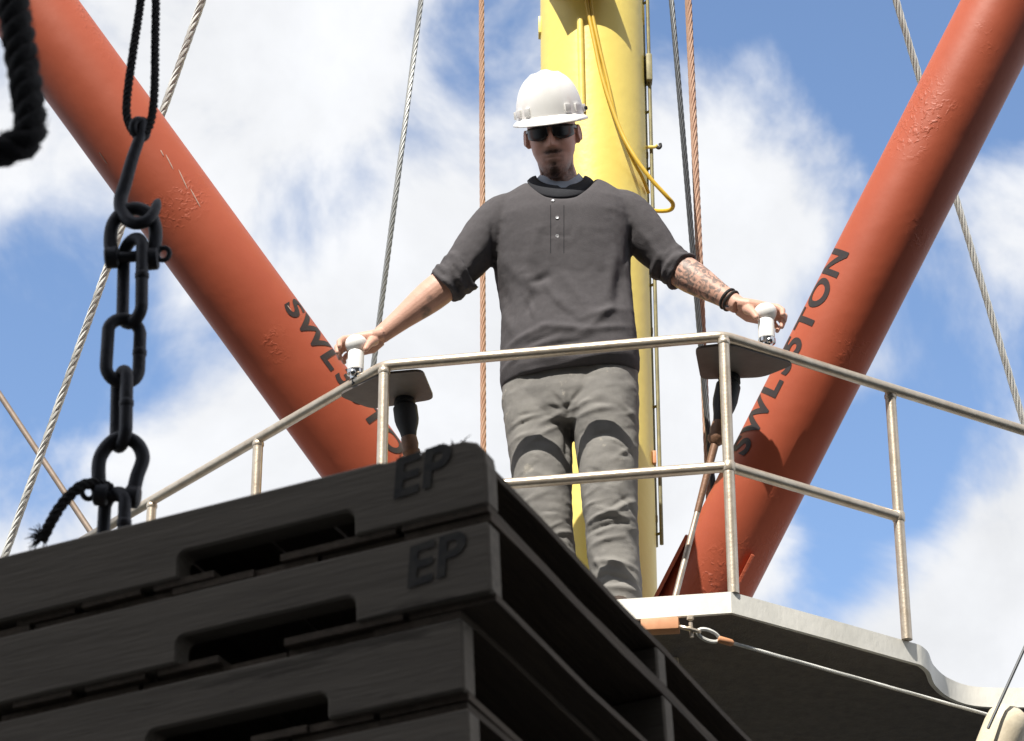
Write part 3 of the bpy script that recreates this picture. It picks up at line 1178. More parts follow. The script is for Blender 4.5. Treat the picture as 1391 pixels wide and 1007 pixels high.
# rope sling, two parts through the eye
sg = smooth_path([PY(199, -90, Y0 + .02), PY(192, -5, Y0 + .01), PY(181, 70, Y0), PY(173, 130, Y0), PY(173, 160, Y0), PY(183, 181, Y0 - .004), PY(197, 181, Y0 + .002), PY(206, 160, Y0 + .006), PY(210, 120, Y0 + .006), PY(211, 50, Y0 + .01), PY(212, -5, Y0 + .01), PY(213, -90, Y0 + .02)], 8)
o = rope_mb(sg, .0078, 3, .032, 6, .004).build('rope_sling', 'tarred_rope', origin=PY(190, 180, Y0))
tag(o, 'thin dark rope sling doubled through the eye of the cargo hook', 'rope')

# frayed rope tail from the lower shackle
tl = smooth_path([PY(152, 664, Y0), PY(128, 657, Y0 - .01), PY(108, 662, Y0 - .02), PY(86, 683, Y0 - .02), PY(70, 708, Y0 - .015), PY(57, 734, Y0)], 8)
RTL = thing('rope_tail', tl[-1], 'short dark rope with frayed end lashed to the lower shackle', 'rope')
rope_mb(tl, .0095, 3, .035, 6, .004).build('rope_strands', 'tarred_rope', RTL)
m_ = MB()
rg_ = random.Random(9)
for k in range(60):
    b = tl[-1].lerp(tl[-4], rg_.random()) + Vector((rg_.gauss(0, .003), rg_.gauss(0, .003), rg_.gauss(0, .003)))
    d = Vector((-.55 + rg_.gauss(0, .5), rg_.gauss(0, .4), .15 + rg_.gauss(0, .6))).normalized()
    m_.tube([b, b + d * .012, b + d * rg_.uniform(.018, .03) + Vector((0, 0, -.003))], [.0011, .0009, .0004], 4)
m_.build('frayed_end', 'tarred_rope', RTL)

# thick rope hanging at the side
Yt = 2.6
tp = smooth_path([PY(8, -80, Yt), PY(18, 0, Yt), PY(27, 60, Yt), PY(36, 120, Yt), PY(41, 165, Yt), PY(36, 190, Yt), PY(14, 201, Yt), PY(-20, 210, Yt), PY(-80, 225, Yt)], 10)
mo = rope_mb(tp, .0185, 3, .066, 12, .003, fuzz=.12)
for k, p in enumerate(mo.v):
    w = mnoise.noise_vector(p * 190) * .0016
    mo.v[k] = p + w
TR = thing('thick_rope', PY(38, 200, Yt), 'thick black tarred rope bent sharply, hanging before the left-leaning boom', 'rope')
mo.build('rope_strands', 'tarred_rope', TR)
m_ = MB()
for k in range(220):
    i = rg_.randrange(len(tp) - 1)
    t = (tp[i + 1] - tp[i]).normalized()
    d = Vector((rg_.gauss(0, 1), rg_.gauss(0, 1), rg_.gauss(0, 1)))
    d = (d - t * d.dot(t)).normalized()
    b = tp[i] + d * .017
    m_.tube([b, b + d * .003 + t * .004, b + d * .005 + t * rg_.uniform(-.004, .01)], [.0007, .0005, .0002], 3)
fz = m_.build('fuzz', 'tarred_rope', TR)
fz['kind'] = 'stuff'

#PERSON#
# ------------------------------------------------------------------ the man
YB = 7.33                          # his body axis
PXM = lambda p: (p - CAM).dot(FW) / FPX        # metres per pixel at a point
FLOOR = ZP - .012
PE = thing('person', (PY(775, 860, YB).x, YB, FLOOR), 'man in white hard hat and grey henley shirt working both control levers', 'person')


def sstep(x, a, b):
    t = min(1, max(0, (x - a) / (b - a)))
    return t * t * (3 - 2 * t)


def ring_lr(L, R, Yc, hd, n=40, sq=2.4, front=0.0, yl=0.0):
    """closed superellipse ring through picture points L and R at distance Yc"""
    a, b = PY(L[0], L[1], Yc + yl), PY(R[0], R[1], Yc)
    c = (a + b) / 2
    hx = (b - a) / 2
    out = []
    for j in range(n):
        t = 2 * PI * j / n
        ct, st = math.cos(t), math.sin(t)
        x = math.copysign(abs(ct) ** (2 / sq), ct)
        y = math.copysign(abs(st) ** (2 / sq), st)
        k = hd * (1 + front) if y < 0 else hd
        out.append(c + hx * x + Vector((0, k * y, 0)))
    return out


def folds(a, nrm, segs, front=True):
    """raise (or sink) soft ridges: (u0,v0,u1,v1,width,amp) read off the photo, laid on the cloth in X,Z"""
    d = np.zeros(len(a))
    for (u0, v0, u1, v1, w, amp) in segs:
        p, q = PY(u0, v0, YB - .12), PY(u1, v1, YB - .12)
        p2, q2 = np.array((p.x, p.z)), np.array((q.x, q.z))
        e = q2 - p2
        x = a[:, (0, 2)] - p2
        t = np.clip((x @ e) / (e @ e), -.15, 1.15)
        dist = np.linalg.norm(x - t[:, None] * e, axis=1)
        ends = np.clip(1 - np.abs(t - .5) * 1.5, 0, 1) ** .6
        d += amp * np.exp(-(dist / w) ** 2) * ends
    if front:
        d *= np.clip(-nrm[:, 1] * 1.6, 0, 1)
    return d


# ---- trousers
tr = MB()
tr.rings([ring_lr((684, 500), (864, 488), YB, .100, yl=.06), ring_lr((682, 528), (867, 512), YB, .108, yl=.06), ring_lr((681, 548), (868, 536), YB, .113, yl=.06),
          ring_lr((684, 572), (868, 562), YB, .104, yl=.06), ring_lr((692, 588), (862, 580), YB, .085, yl=.06)])
legl = [(520, 686, 765, .094), (548, 682, 772, .107), (575, 685, 776, .110), (600, 689, 777, .106), (640, 694, 778, .098), (680, 698, 777, .088), (710, 705, 778, .084), (740, 711, 781, .083), (775, 719, 786, .083), (815, 724, 790, .082), (858, 727, 792, .085), (882, 727, 792, .086)]
legr = [(512, 780, 862, .094), (540, 774, 868, .107), (568, 775, 868, .110), (600, 781, 868, .106), (640, 786, 867, .098), (680, 790, 866, .088), (710, 794, 867, .084), (750, 797, 868, .083), (785, 803, 871, .084), (812, 806, 873, .086), (850, 806, 873, .088), (874, 806, 873, .088)]
for leg, dy in ((legl, .06), (legr, .0)):
    tr.rings([ring_lr((uL, v), (uR, v), YB + dy * sstep(v, 470, 540) - .018 * sstep(v, 600, 660) * (1 - sstep(v, 700, 760)), hd, sq=2.15) for (v, uL, uR, hd) in leg])
me = remesh(tr, .0052, 2)
a, nr = coords(me)
seg = [  # crotch, thigh and knee wrinkles
    (770, 545, 735, 560, .012, .006), (768, 556, 722, 585, .010, .005), (775, 545, 815, 535, .011, .006), (778, 556, 830, 552, .010, .005),
    (690, 558, 740, 548, .010, .004), (688, 578, 735, 572, .010, .004), (845, 545, 866, 560, .012, .004), (772, 530, 771, 600, .010, -.010),
    (752, 525, 768, 545, .010, -.006), (768, 545, 790, 522, .010, -.006), (835, 620, 865, 595, .010, .005), (800, 660, 835, 640, .012, .004),
    (795, 700, 835, 690, .010, .010), (835, 690, 864, 672, .011, .010), (800, 712, 850, 704, .009, -.008), (815, 685, 860, 702, .009, .007), (842, 668, 866, 690, .010, -.007),
    (800, 730, 845, 722, .012, .007), (850, 720, 866, 745, .011, .006), (812, 752, 862, 762, .012, .008), (815, 772, 866, 782, .010, -.008), (820, 790, 868, 794, .011, .009), (806, 740, 820, 770, .010, .005),
    (700, 698, 745, 712, .010, .010), (745, 712, 776, 702, .010, .009), (705, 716, 770, 722, .009, -.008), (715, 730, 772, 738, .011, .008), (740, 745, 780, 765, .011, .007), (700, 670, 740, 655, .012, .004),
    (770, 715, 785, 760, .010, .006), (725, 770, 785, 780, .012, .006)]
d = folds(a, nr, [(s[0], s[1], s[2], s[3], s[4] * .72, s[5] * .95) for s in seg])
d += .0024 * noise_field(a, (16, 16, 26), 3.0)
rc = random.Random(11)
fine = []
for k in range(70):
    lr = rc.random() < .5
    v0 = rc.uniform(650, 800) if rc.random() < .7 else rc.uniform(535, 640)
    u0 = rc.uniform(790, 862) if lr else rc.uniform(695, 770)
    an = rc.uniform(-.6, .6)
    ln = rc.uniform(14, 34)
    fine.append((u0, v0, u0 + ln * math.cos(an), v0 + ln * math.sin(an), rc.uniform(.0035, .007), rc.choice((-1, 1)) * rc.uniform(.0015, .0038)))
d += folds(a, nr, fine)
d += .0014 * noise_field(a, (9, 9, 34), 8.0, 2) * (a[:, 2] < PY(780, 660, YB).z)
set_coords(me, a + nr * d[:, None] - np.array(PE.location))
link('trousers', me, 'denim', PE, angle=180)
# boots
for leg in (legl, legr):
    c = PY((leg[-2][1] + leg[-2][2]) / 2, leg[-2][0], YB)
    b = MB()
    b.rings([[Vector((c.x + wx * math.cos(t), c.y + oy + wy * math.sin(t), FLOOR + z)) for t in (2 * PI * j / 20 for j in range(20))]
             for (z, wx, wy, oy) in ((.0, .048, .135, -.06), (.03, .052, .14, -.06), (.06, .05, .125, -.05), (.085, .046, .09, -.02), (.12, .043, .062, .0), (.2, .045, .058, .01))])
    b.build('boot', 'boot_leather', PE)

# ---- shirt
NB = PY(761, 246, YB + .02)                      # neck base
NSL = .95                                        # slope of the neckline
sh = MB()
sh.rings([ring_lr((682, 531), (866, 511), YB, .128, yl=0.060), ring_lr((679, 520), (869, 503), YB, .136, front=.05, yl=0.060), ring_lr((679, 498), (869, 486), YB, .140, front=.08, yl=0.060),
          ring_lr((680, 465), (865, 458), YB, .138, front=.08, yl=0.055), ring_lr((681, 430), (861, 425), YB, .132, front=.05, yl=0.050), ring_lr((677, 400), (858, 395), YB, .128, front=.05, yl=0.045),
          ring_lr((671, 370), (857, 362), YB, .128, front=.08, yl=0.035), ring_lr((667, 340), (857, 334), YB, .130, front=.10, yl=0.030), ring_lr((666, 312), (860, 306), YB, .128, front=.10, yl=0.020),
          ring_lr((672, 290), (858, 285), YB + .005, .118, front=.06, yl=0.010), ring_lr((682, 274), (848, 270), YB + .012, .104, yl=0.000), ring_lr((703, 260), (828, 256), YB + .02, .085, yl=0.000), ring_lr((722, 250), (803, 246), YB + .03, .070, yl=0.000)])
# sleeves
SHL, SHR = PY(684, 297, YB + .005), PY(850, 292, YB + .005)
WL = KL + Vector((.080, .052, .066))
WR = KR + Vector((-.088, .052, .060))
ELB_L = PY(606, 386, YB - .005)
ELB_R = PY(922, 366, YB - .010)
sh.tube(smooth_path([SHL + Vector((.06, 0, .01)), SHL, PY(663, 318, YB), PY(640, 348, YB), PY(618, 374, YB - .004), ELB_L], 5), [.070, .071, .073, .074, .075, .075, .075, .075, .0745, .074, .073, .072, .071, .070, .069, .068, .065, .062, .059, .057, .055, .054, .053, .052, .052, .052], 22)
sh.tube(smooth_path([SHR + Vector((-.06, 0, .01)), SHR, PY(868, 310, YB), PY(888, 334, YB), PY(906, 353, YB - .006), ELB_R], 5), [.070, .071, .073, .074, .075, .075, .075, .075, .0745, .074, .073, .072, .071, .070, .069, .068, .066, .063, .060, .058, .056, .055, .054, .053, .053, .052], 22)
# rolled up cuffs


def cuff(mb, c, ax, r0):
    ax = ax.normalized()
    a_ = Vector((0, 0, 1))
    N = (a_ - ax * a_.dot(ax)).normalized()
    B = ax.cross(N)
    rnd = random.Random(int(r0 * 1e5) + int(abs(c.x) * 100))
    for k in range(5):
        off = -.066 + k * .0185
        pts = []
        tilt = rnd.uniform(-.010, .010)
        ph0 = rnd.uniform(0, 6)
        for j in range(30):
            t = 2 * PI * j / 30
            rr = r0 + .002 - .0012 * k + .0035 * math.sin(2 * t + ph0) + .002 * math.sin(5 * t + ph0 * 2)
            pts.append(c + ax * (off + tilt * math.cos(t + ph0) + .003 * math.sin(3 * t + ph0)) + (N * math.cos(t) + B * math.sin(t)) * rr)
        mb.tube(pts, .0088 + .0012 * math.sin(k * 2.1), 8, closed=True)


cuff(sh, ELB_L, WL - ELB_L, .0575)
cuff(sh, ELB_R, WR - ELB_R, .0570)
me = remesh(sh, .0058, 3)
a, nr = coords(me)
seg = [
    (722, 378, 745, 372, .013, -.011), (712, 360, 730, 390, .014, .009), (722, 392, 716, 415, .012, -.009), (716, 395, 726, 425, .007, .006),
    (740, 380, 775, 430, .013, .008), (765, 370, 800, 420, .015, .006), (760, 415, 785, 440, .012, -.007), (800, 430, 845, 415, .013, .008),
    (690, 455, 740, 440, .012, .010), (740, 440, 800, 448, .012, .010), (710, 462, 755, 452, .009, -.008), (790, 452, 850, 440, .011, .008), (720, 470, 800, 462, .010, -.008),
    (690, 505, 730, 494, .011, .009), (730, 494, 800, 500, .010, .006), (770, 488, 850, 474, .011, .009), (690, 520, 720, 508, .010, -.007), (780, 508, 850, 494, .010, -.005),
    (680, 480, 712, 470, .010, .007), (846, 356, 838, 420, .018, -.010), (856, 380, 862, 440, .012, .008), (835, 340, 826, 400, .016, .006), (838, 410, 800, 445, .012, .006),
    (676, 360, 690, 395, .014, -.008), (690, 345, 715, 380, .015, .006), (680, 400, 700, 440, .013, .006), (858, 300, 852, 345, .008, -.012), (668, 300, 674, 360, .008, -.010),
    (735, 300, 715, 355, .020, .004), (790, 300, 815, 360, .022, .004), (757, 270, 757, 345, .004, .0022), (748, 272, 748, 344, .002, -.0018), (765, 272, 765, 344, .002, -.0018),
    (742, 320, 772, 322, .004, -.002), (742, 298, 772, 300, .004, -.002),
    # sleeves
    (660, 330, 640, 372, .010, -.008), (648, 330, 625, 362, .012, .005), (655, 350, 636, 395, .010, .007), (630, 345, 640, 390, .010, -.006),
    (875, 305, 905, 345, .011, .006), (868, 330, 885, 372, .009, -.009), (890, 335, 900, 375, .010, .007), (880, 345, 895, 380, .009, .006), (868, 345, 880, 350, .012, -.010)]
d = folds(a, nr, [(s[0], s[1], s[2], s[3], s[4], s[5] * (1.1 if s[1] < 435 else .85)) for s in seg])
d += .0022 * noise_field(a, (9, 9, 11), 1.0)
d += .0010 * noise_field(a, (34, 34, 44), 5.0, 2)
a = a + nr * d[:, None]
nb_ = np.array(NB)
dx_, dy_ = a[:, 0] - nb_[0], a[:, 1] - nb_[1]
zm = nb_[2] - .012 + np.where(dy_ < 0, NSL * dy_, .3 * dy_)
ee = np.sqrt((dx_ / .092) ** 2 + (dy_ / .150) ** 2)
zm = zm + .16 * np.maximum(0, ee - 1)
a[:, 2] = np.where((ee < 1.8) & (dy_ < .05) & (a[:, 2] > zm), zm, a[:, 2])
set_coords(me, a - np.array(PE.location))
rim = ((dx_ / .17) ** 2 + (dy_ / .215) ** 2 < 1) & (a[:, 2] > nb_[2] - .24)
bm = bmesh.new()
bm.from_mesh(me)
bm.verts.ensure_lookup_table()
sel = [bm.verts[int(i)] for i in np.nonzero(rim)[0]]
for _ in range(10):
    bmesh.ops.smooth_vert(bm, verts=sel, factor=.5, use_axis_x=True, use_axis_y=True, use_axis_z=True)
bm.to_mesh(me)
bm.free()
SHIRT = link('shirt', me, 'shirt_knit', PE, angle=180)

# ---- collar, undershirt, buttons

def neck_ring(rx, ry, dz, n=48, vee=0.0):
    out = []
    for j in range(n):
        t = 2 * PI * j / n - PI / 2              # t = -pi/2 is the front
        y_ = ry * math.sin(t)
        p = NB + Vector((rx * math.cos(t), y_, dz + (NSL * y_ if y_ < 0 else .3 * y_)))
        if vee and abs(math.cos(t) - .1) < .22 and math.sin(t) < 0:
            p.z -= vee * (1 - abs(math.cos(t) - .1) / .22)
            p.y -= vee * .3 * (1 - abs(math.cos(t) - .1) / .22)
        out.append(p)
    return out


MB().rings([neck_ring(.058, .062, .030), neck_ring(.064, .074, .022), neck_ring(.073, .092, .010), neck_ring(.078, .104, -.008)], cap=False).build('undershirt', 'undershirt', PE, angle=180)
co = [neck_ring(.073, .092, .012, vee=.020), neck_ring(.077, .097, .020, vee=.020), neck_ring(.086, .110, .017), neck_ring(.095, .124, .011), neck_ring(.104, .142, .001), neck_ring(.102, .138, -.012), neck_ring(.080, .096, -.004, vee=.016)]
MB().rings(co, closed=True).build('collar', 'collar_knit', PE, angle=180)
from mathutils.bvhtree import BVHTree
bm = bmesh.new()
bm.from_mesh(SHIRT.data)
bvh = BVHTree.FromBMesh(bm)
bm.free()


def on_shirt(u, v):
    d = ray(u, v).normalized()
    h = bvh.ray_cast(CAM - Vector(PE.location), d)
    if h[0] is None:
        return None, None
    return h[0] + Vector(PE.location), h[1]


for (u, v) in ((751, 273), (757, 296), (757, 321)):
    p, nn = on_shirt(u, v)
    if p is not None:
        b = MB().lathe(p - nn * .001, nn, [(0, .0052), (.003, .0055), (.0042, .0045), (.0035, .003), (.0035, 0)], 16).build('button', 'button', PE)
# stitched edges of the button placket
for u in (748, 766):
    pts = [on_shirt(u, 279 + k * 5) for k in range(14)]
    pts = [p + nn * .0004 for (p, nn) in pts if p is not None]
    MB().tube(pts, .0009, 6).build('placket_seam', 'collar_knit', PE)

# ---- body: head, neck, torso, arms, hands as one surface
bd = MB()
HC_ = PY(750, 184, 7.275)                        # head centre, at ear height
HM = (Matrix.Rotation(math.radians(-4.0), 3, 'Y') @ Matrix.Rotation(math.radians(-7), 3, 'Z') @ Matrix.Rotation(math.radians(25), 3, 'X'))


def hp_(x, y, z):
    return HC_ + HM @ Vector((x, y, z))


def sstep(x, a, b):
    t = min(1, max(0, (x - a) / (b - a)))
    return t * t * (3 - 2 * t)


# (z, half width, front y, back y, squareness)
HEAD = [(-.128, .010, -.070, -.040, 2), (-.124, .022, -.084, -.020, 2), (-.115, .033, -.091, .000, 2.1), (-.100, .043, -.0945, .020, 2.2), (-.085, .0505, -.094, .045, 2.2), (-.070, .057, -.0935, .062, 2.2),
        (-.050, .0655, -.093, .080, 2.2), (-.030, .0695, -.092, .090, 2.2), (-.010, .072, -.090, .096, 2.2), (.010, .0735, -.089, .100, 2.2), (.030, .0755, -.092, .102, 2.2), (.050, .077, -.0945, .102, 2.2),
        (.070, .0765, -.092, .100, 2.1), (.090, .073, -.084, .094, 2.1), (.108, .064, -.068, .080, 2), (.122, .044, -.045, .056, 2), (.128, .018, -.018, .028, 2)]
hr = []
NH = 72
for i in range(len(HEAD) - 1):
    for s_ in range(3):
        t = s_ / 3
        A, B_ = HEAD[i], HEAD[i + 1]
        z, w, fy_, by_, sq = (A[k] + (B_[k] - A[k]) * t for k in range(5))
        ring = []
        for j in range(NH):
            q = 2 * PI * j / NH
            ct, st = math.cos(q), math.sin(q)
            x = math.copysign(abs(ct) ** (2 / sq), ct) * w
            yy = math.copysign(abs(st) ** (2 / sq), st)
            y = (fy_ + by_) / 2 + yy * (by_ - fy_) / 2
            if st < 0:               # face side
                f = -st
                g = lambda x0, sx, z0, sz: math.exp(-((x - x0) / sx) ** 2 - ((z - z0) / sz) ** 2)
                y -= .031 * math.exp(-(x / .0085) ** 2) * sstep(z, -.046, -.036) * (1 - sstep(z, -.034, .018))      # nose
                y -= .010 * math.exp(-(x / .0065) ** 2) * sstep(z, -.04, -.02) * (1 - sstep(z, .0, .03))
                y -= .009 * (g(.013, .008, -.036, .009) + g(-.013, .008, -.036, .009))                          # nostrils
                y += .014 * (g(.031, .018, .006, .013) + g(-.031, .018, .006, .013))                            # sockets
                y -= .006 * (g(.028, .022, .028, .009) + g(-.028, .022, .028, .009))                            # brows
                y -= .007 * g(0, .022, -.064, .006) + .007 * g(0, .020, -.076, .006)                            # lips
                y += .006 * g(0, .020, -.0695, .0028) + .004 * g(0, .02, -.086, .006)
                y -= .008 * g(0, .022, -.106, .014)                                                             # chin
                y -= .005 * (g(.042, .018, -.022, .018) + g(-.042, .018, -.022, .018))                          # cheek bones
                y += .006 * (g(.044, .016, -.06, .02) + g(-.044, .016, -.06, .02))
            ring.append(hp_(x, y, z * 1.10 if z < 0 else z))
        hr.append(ring)
bd.rings(hr)
for s_ in (-1, 1):                   # ears
    M = HM @ Matrix.Rotation(math.radians(-18 * s_), 3, 'Z') @ Matrix.Rotation(math.radians(14), 3, 'X')
    bd.ellipsoid(hp_(s_ * .080, .012, -.004), (.008, .017, .027), M, 14, 10)
    bd.ellipsoid(hp_(s_ * .0765, .012, -.012), (.012, .012, .022), M, 14, 10)
    ring = [hp_(s_ * .085, .012, -.002) + M @ Vector((0, .015 * math.cos(t), .025 * math.sin(t))) for t in (PI * (-.35 + 1.7 * k / 16) for k in range(17))]
    bd.tube(ring, .0042, 8)
# neck and a slim trunk hidden inside the clothes
NK = NB + Vector((0, -.01, -.05))
bd.tube([NK, NB + Vector((-.004, .0, .02)), HC_ + Vector((.004, .03, -.06)), HC_ + Vector((0, .03, 0))], [.062, .056, .054, .054], 22)
for s_ in (-1, 1):
    bd.tube([hp_(s_ * .045, .03, -.06), NB + Vector((s_ * .03, -.03, -.01)), NB + Vector((s_ * .015, -.06, -.05))], [.014, .013, .012], 10)
bd.ellipsoid(hp_(-.0, -.055, -.128) + Vector((0, .012, -.004)), (.012, .014, .016), None, 10, 8)
CHS = PY(762, 330, YB)
PLV = PY(775, 530, YB + .045)
bd.tube([NK + Vector((0, .01, .02)), NK + Vector((0, .01, -.06)), CHS, PY(768, 430, YB), PLV], [.05, .085, .085, .075, .068], 20)
bd.tube([PLV, PY(732, 580, YB + .06), PY(738, 680, YB + .05), PY(758, 860, YB + .06)], [.06, .055, .042, .036], 14)
bd.tube([PLV, PY(820, 580, YB), PY(830, 680, YB), PY(838, 860, YB)], [.06, .055, .042, .036], 14)


def arm(SH_, EL_, W, K, s):
    """s = +1 for the arm on the +x side"""
    bd.tube([SH_, SH_.lerp(EL_, .5), EL_], [.052, .05, .046], 18)
    ax = (W - EL_).normalized()
    pts = [EL_ - ax * .06] + [EL_.lerp(W, t) for t in (.0, .12, .25, .4, .55, .7, .85, 1.0)] + [W + ax * .015]
    bd.tube(pts, [.048, .050, .0525, .0515, .0475, .042, .0365, .0325, .029, .028], 22, flat=(1.0, .9))
    # hand: palm over the knob from behind
    c = lambda x, y, z: K + Vector((s * x, y, z))
    kn = [c(.010, .028, .036), c(.016, .048, .034), c(.014, .066, .026), c(.006, .082, .014)]
    wr = [c(-.064, .030, .044), c(-.062, .048, .046), c(-.062, .060, .040), c(-.060, .070, .030)]
    for a_, b_ in zip(wr, kn):
        bd.tube([W + (a_ - W) * .55, a_.lerp(b_, .25), a_.lerp(b_, .65), b_], [.020, .0195, .0165, .0125], 12)
    tips = [[c(.040, .022, .030), c(.052, .008, .012), c(.050, -.008, -.010)],
            [c(.048, .042, .026), c(.060, .030, .004), c(.056, .014, -.020)],
            [c(.044, .062, .016), c(.056, .050, -.008), c(.050, .034, -.030)],
            [c(.034, .080, .002), c(.043, .070, -.018), c(.038, .054, -.034)]]
    for k_, (b_, t3) in enumerate(zip(kn, tips)):
        rr = (.0098, .0102, .0096, .0085)[k_]
        bd.tube([b_] + t3, [rr * 1.2, rr * 1.05, rr, rr * .82], 10)
        bd.ellipsoid(t3[-1], (rr * .84,) * 3, None, 8, 6)
    # thumb leaves the side of the palm near its base
    th = [c(-.052, .034, .030), c(-.044, .010, .012), c(-.037, -.008, -.006), c(-.030, -.020, -.026)]
    bd.tube(th, [.018, .0145, .0115, .0092], 12)
    bd.ellipsoid(th[-1], (.0094,) * 3, None, 8, 6)


arm(SHL, ELB_L, WL, KL, -1)
arm(SHR, ELB_R, WR, KR, 1)
me = remesh(bd, .0029, 2, .4)
a, nr = coords(me)
# beard, moustache and cropped hair as a tint; tattoos on the forearms
HMi = np.array(HM.transposed())
loc = (a - np.array(HC_)) @ HMi.T
x, y, z = loc[:, 0], loc[:, 1], np.where(loc[:, 2] < 0, loc[:, 2] / 1.10, loc[:, 2])
face = (y < .02) & (np.abs(x) < .08) & (z > -.14) & (z < .04)
G = lambda x0, sx, z0, sz: np.exp(-((np.abs(x) - x0) / sx) ** 2 - ((z - z0) / sz) ** 2)
beard = np.zeros(len(a))
beard = np.maximum(beard, 1.5 * G(.010, .021, -.0545, .0065))
beard = np.maximum(beard, .45 * G(.029, .008, -.074, .020))
beard = np.maximum(beard, 1.5 * np.exp(-((x) / .024) ** 2 - ((z + .112) / .020) ** 2))
beard = np.maximum(beard, 1.4 * np.exp(-((x) / .010) ** 2 - ((z + .090) / .007) ** 2))
jaw = 1 / (1 + np.exp((z + .072 + .02 * np.clip(-y / .09, 0, 1)) / .006))
beard = np.maximum(beard, .85 * jaw)
beard = np.where(face & (y < -.0), beard, 0)
hair = ((y > -.005) & (z > .012) | (y > .045) & (z > -.06)) & (np.abs(x) < .079) & (loc[:, 2] < .13) & (np.linalg.norm(loc, axis=1) < .16)
beard = np.maximum(beard, hair * .85)
nz_ = noise_field(a, (160, 160, 160), 0, 2)
beard = np.clip(beard * (.85 + .35 * nz_), 0, 1)
tat = np.zeros(len(a))
axr = np.array(WR - ELB_R)
tr_ = ((a - np.array(ELB_R)) @ axr) / (axr @ axr)
near = np.linalg.norm(a - np.array(ELB_R) - np.clip(tr_, 0, 1)[:, None] * axr, axis=1) < .09
tat = np.where(near & (tr_ > .05) & (tr_ < .80), .85, tat)
axl = np.array(WL - ELB_L)
tl_ = ((a - np.array(ELB_L)) @ axl) / (axl @ axl)
tat2 = np.zeros(len(a))
p0 = np.array(PY(579, 417, YB - .05))
p1 = np.array(PY(583, 403, YB - .05))
for (pp_, rr) in ((p0, .014), (p1, .008)):
    dd = np.linalg.norm((a - pp_)[:, (0, 2)], axis=1)
    tat2 = np.maximum(tat2, np.where(nr[:, 1] < .2, np.clip(1.5 - dd / rr, 0, .75), 0))
ca = me.color_attributes.new('marks', 'FLOAT_COLOR', 'POINT')
buf = np.zeros((len(a), 4))
buf[:, 0] = beard
buf[:, 1] = tat
buf[:, 2] = tat2 * np.clip(.75 + .8 * noise_field(a, (90, 90, 90), 2, 2), 0, 1)
buf[:, 3] = 1
ca.data.foreach_set('color', buf.reshape(-1))
set_coords(me, a - np.array(PE.location))
BODY = link('body', me, 'skin', PE, angle=180)

# bracelet on the tattooed wrist
ax = (WR - ELB_R).normalized()
for off, r_ in ((-.028, .0045), (-.014, .004)):
    c = WR + ax * off
    N = (Vector((0, 0, 1)) - ax * ax.z).normalized()
    B_ = ax.cross(N)
    MB().tube([c + (N * math.cos(t) * 1.0 + B_ * math.sin(t) * .93) * .0325 for t in (2 * PI * k / 26 for k in range(26))], r_, 8, closed=True).build('bracelet', 'bracelet', PE)
MB().box(WR + ax * -.022 + Vector((-.006, -.014, -.030)), (.014, .006, .010)).build('clasp', 'chrome', PE, bevel=.002)

# ---- sunglasses
gl = MB()
def lens(s_):
    rows = []
    for (z0, top) in ((0, 1), (.25, 1), (.5, 1), (.75, 1), (1, 1)):
        r_ = []
        for k in range(13):
            t = k / 12
            ang = math.radians(6 + 62 * t)
            x = math.sin(ang) * .0765
            y = -.103 + .080 * (1 - math.cos(ang)) * .95
            hi = .0245 - .004 * t
            lo = -.0225 + .016 * max(0, t - .45) ** 1.2 * 1.6 + .012 * max(0, .22 - t) / .22
            zz = lo + (hi - lo) * z0
            r_.append(hp_(s_ * x, y + .004 * (1 - z0), zz))
        rows.append(r_)
    m_ = MB()
    vs = [p for r in rows for p in r]
    fs = [(i * 13 + j, i * 13 + j + 1, (i + 1) * 13 + j + 1, (i + 1) * 13 + j) for i in range(4) for j in range(12)]
    m_.add(vs, fs)
    return m_


GLS = MB().tube([hp_(-.010, -.104, .018), hp_(0, -.106, .020), hp_(.010, -.104, .018)], .003, 8).build('sunglasses', 'lens_black', PE)
for s_ in (-1, 1):
    o = lens(s_).build('lens', 'lens_black', GLS, angle=180)
    sm = o.modifiers.new('s', 'SOLIDIFY')
    sm.thickness = .002
    MB().tube(smooth_path([hp_(s_ * .069, -.052, .017), hp_(s_ * .0775, -.02, .017), hp_(s_ * .0785, .012, .016)], 4), .0032, 8, flat=(1.6, .7)).build('temple', 'lens_black', GLS)

# ---- hard hat
HO = Vector((0, .008, .050))                      # brim plane centre in head coordinates
HT = Matrix.Rotation(math.radians(3), 3, 'X')


def hat(x, y, z):
    w = HT @ Vector((x, y, z))
    return hp_(w.x + HO.x, w.y + HO.y, w.z + HO.z)


def dome_r(phi, th):
    """phi around, th from rim (0) to crown (pi/2)"""
    cx, cy_ = math.cos(phi), math.sin(phi)
    e = .76
    rx, ry, h = .1065, .1285, .152
    x = rx * cx * max(0, math.cos(th)) ** e
    y = ry * cy_ * max(0, math.cos(th)) ** e
    z = h * math.sin(th) ** .93
    # raised ridge front to back and two side ribs
    rd = .0055 * math.exp(-(x / .017) ** 4) * sstep(th, .35, .8)
    rd += .003 * (math.exp(-((abs(x) - .043) / .006) ** 2)) * sstep(th, .45, .8)
    return x, y, z + rd


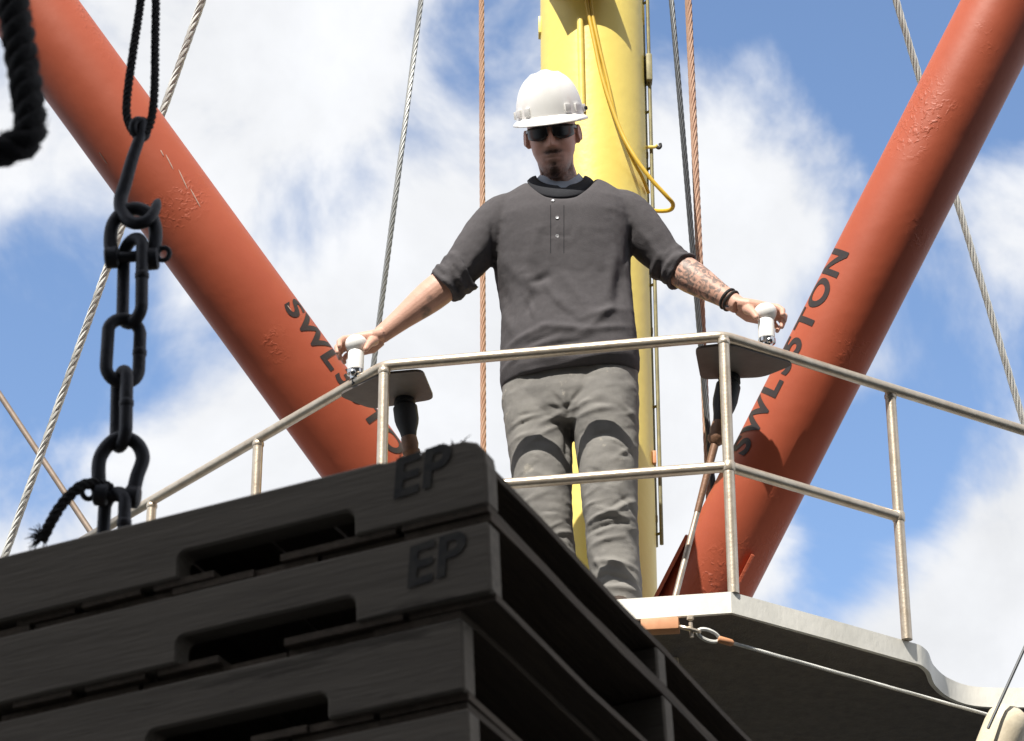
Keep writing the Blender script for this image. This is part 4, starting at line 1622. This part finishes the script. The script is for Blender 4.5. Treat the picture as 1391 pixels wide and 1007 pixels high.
dm = MB()
rg2 = []
for i in range(27):
    th = PI / 2 * min(.998, i / 26)
    rg2.append([hat(*dome_r(2 * PI * j / 96, th)) for j in range(96)])
inner = [[hat(dome_r(2 * PI * j / 96, 0)[0] * .965, dome_r(2 * PI * j / 96, 0)[1] * .965, -.002) for j in range(96)]]
inner2 = [[hat(dome_r(2 * PI * j / 96, .5)[0] * .955, dome_r(2 * PI * j / 96, .5)[1] * .955, dome_r(2 * PI * j / 96, .5)[2] * .95) for j in range(96)]]
dm.rings(inner2 + inner + rg2)
HAT = dm.build('hard_hat', 'helmet_white', PE, angle=50)
br = []
for j in range(96):
    ph = 2 * PI * j / 96
    x, y, z = dome_r(ph, 0)
    f = max(0, -math.sin(ph))
    out = .012 + .040 * f ** 2.2
    dn = -.004 - .016 * f ** 1.6
    ln = math.hypot(x, y)
    ox, oy = x / ln * out, y / ln * out
    br.append([hat(x * .985, y * .985, .006), hat(x + ox * .5, y + oy * .5, .003 + dn * .35), hat(x + ox, y + oy, dn), hat(x + ox * 1.02, y + oy * 1.02, dn - .004), hat(x + ox * .93, y + oy * .93, dn - .006), hat(x * .97, y * .97, -.003)])
MB().rings(br, closed=True).build('brim', 'helmet_white', HAT, angle=60)
for ph, w in ((-PI / 2 + 1.02, .028), (-PI / 2 - 1.02, .028), (0.12, .03), (PI - .12, .03), (-PI / 2 + .62, .02), (-PI / 2 - .62, .02)):
    x, y, z = dome_r(ph, .12)
    t = Vector((math.cos(ph), math.sin(ph), 0))
    M = HM @ HT @ Matrix.Rotation(ph, 3, 'Z')
    MB().box(hat(x, y, z + .004), (.013, w, .024), M).build('slot_block', 'helmet_white', HAT, bevel=.0015)
x, y, z = dome_r(.05, .1)
MB().box(hat(x + .008, y + .004, z + .006), (.012, .02, .012), HM @ HT).build('accessory_clip', 'black_rubber', HAT, bevel=.003)
# head band inside the hat
MB().rings([[hp_(.079 * math.cos(t), .004 + .099 * math.sin(t), zz) for t in (2 * PI * k / 40 for k in range(40))] for zz in (.050, .075)], cap=False).build('head_band', 'black_rubber', HAT)
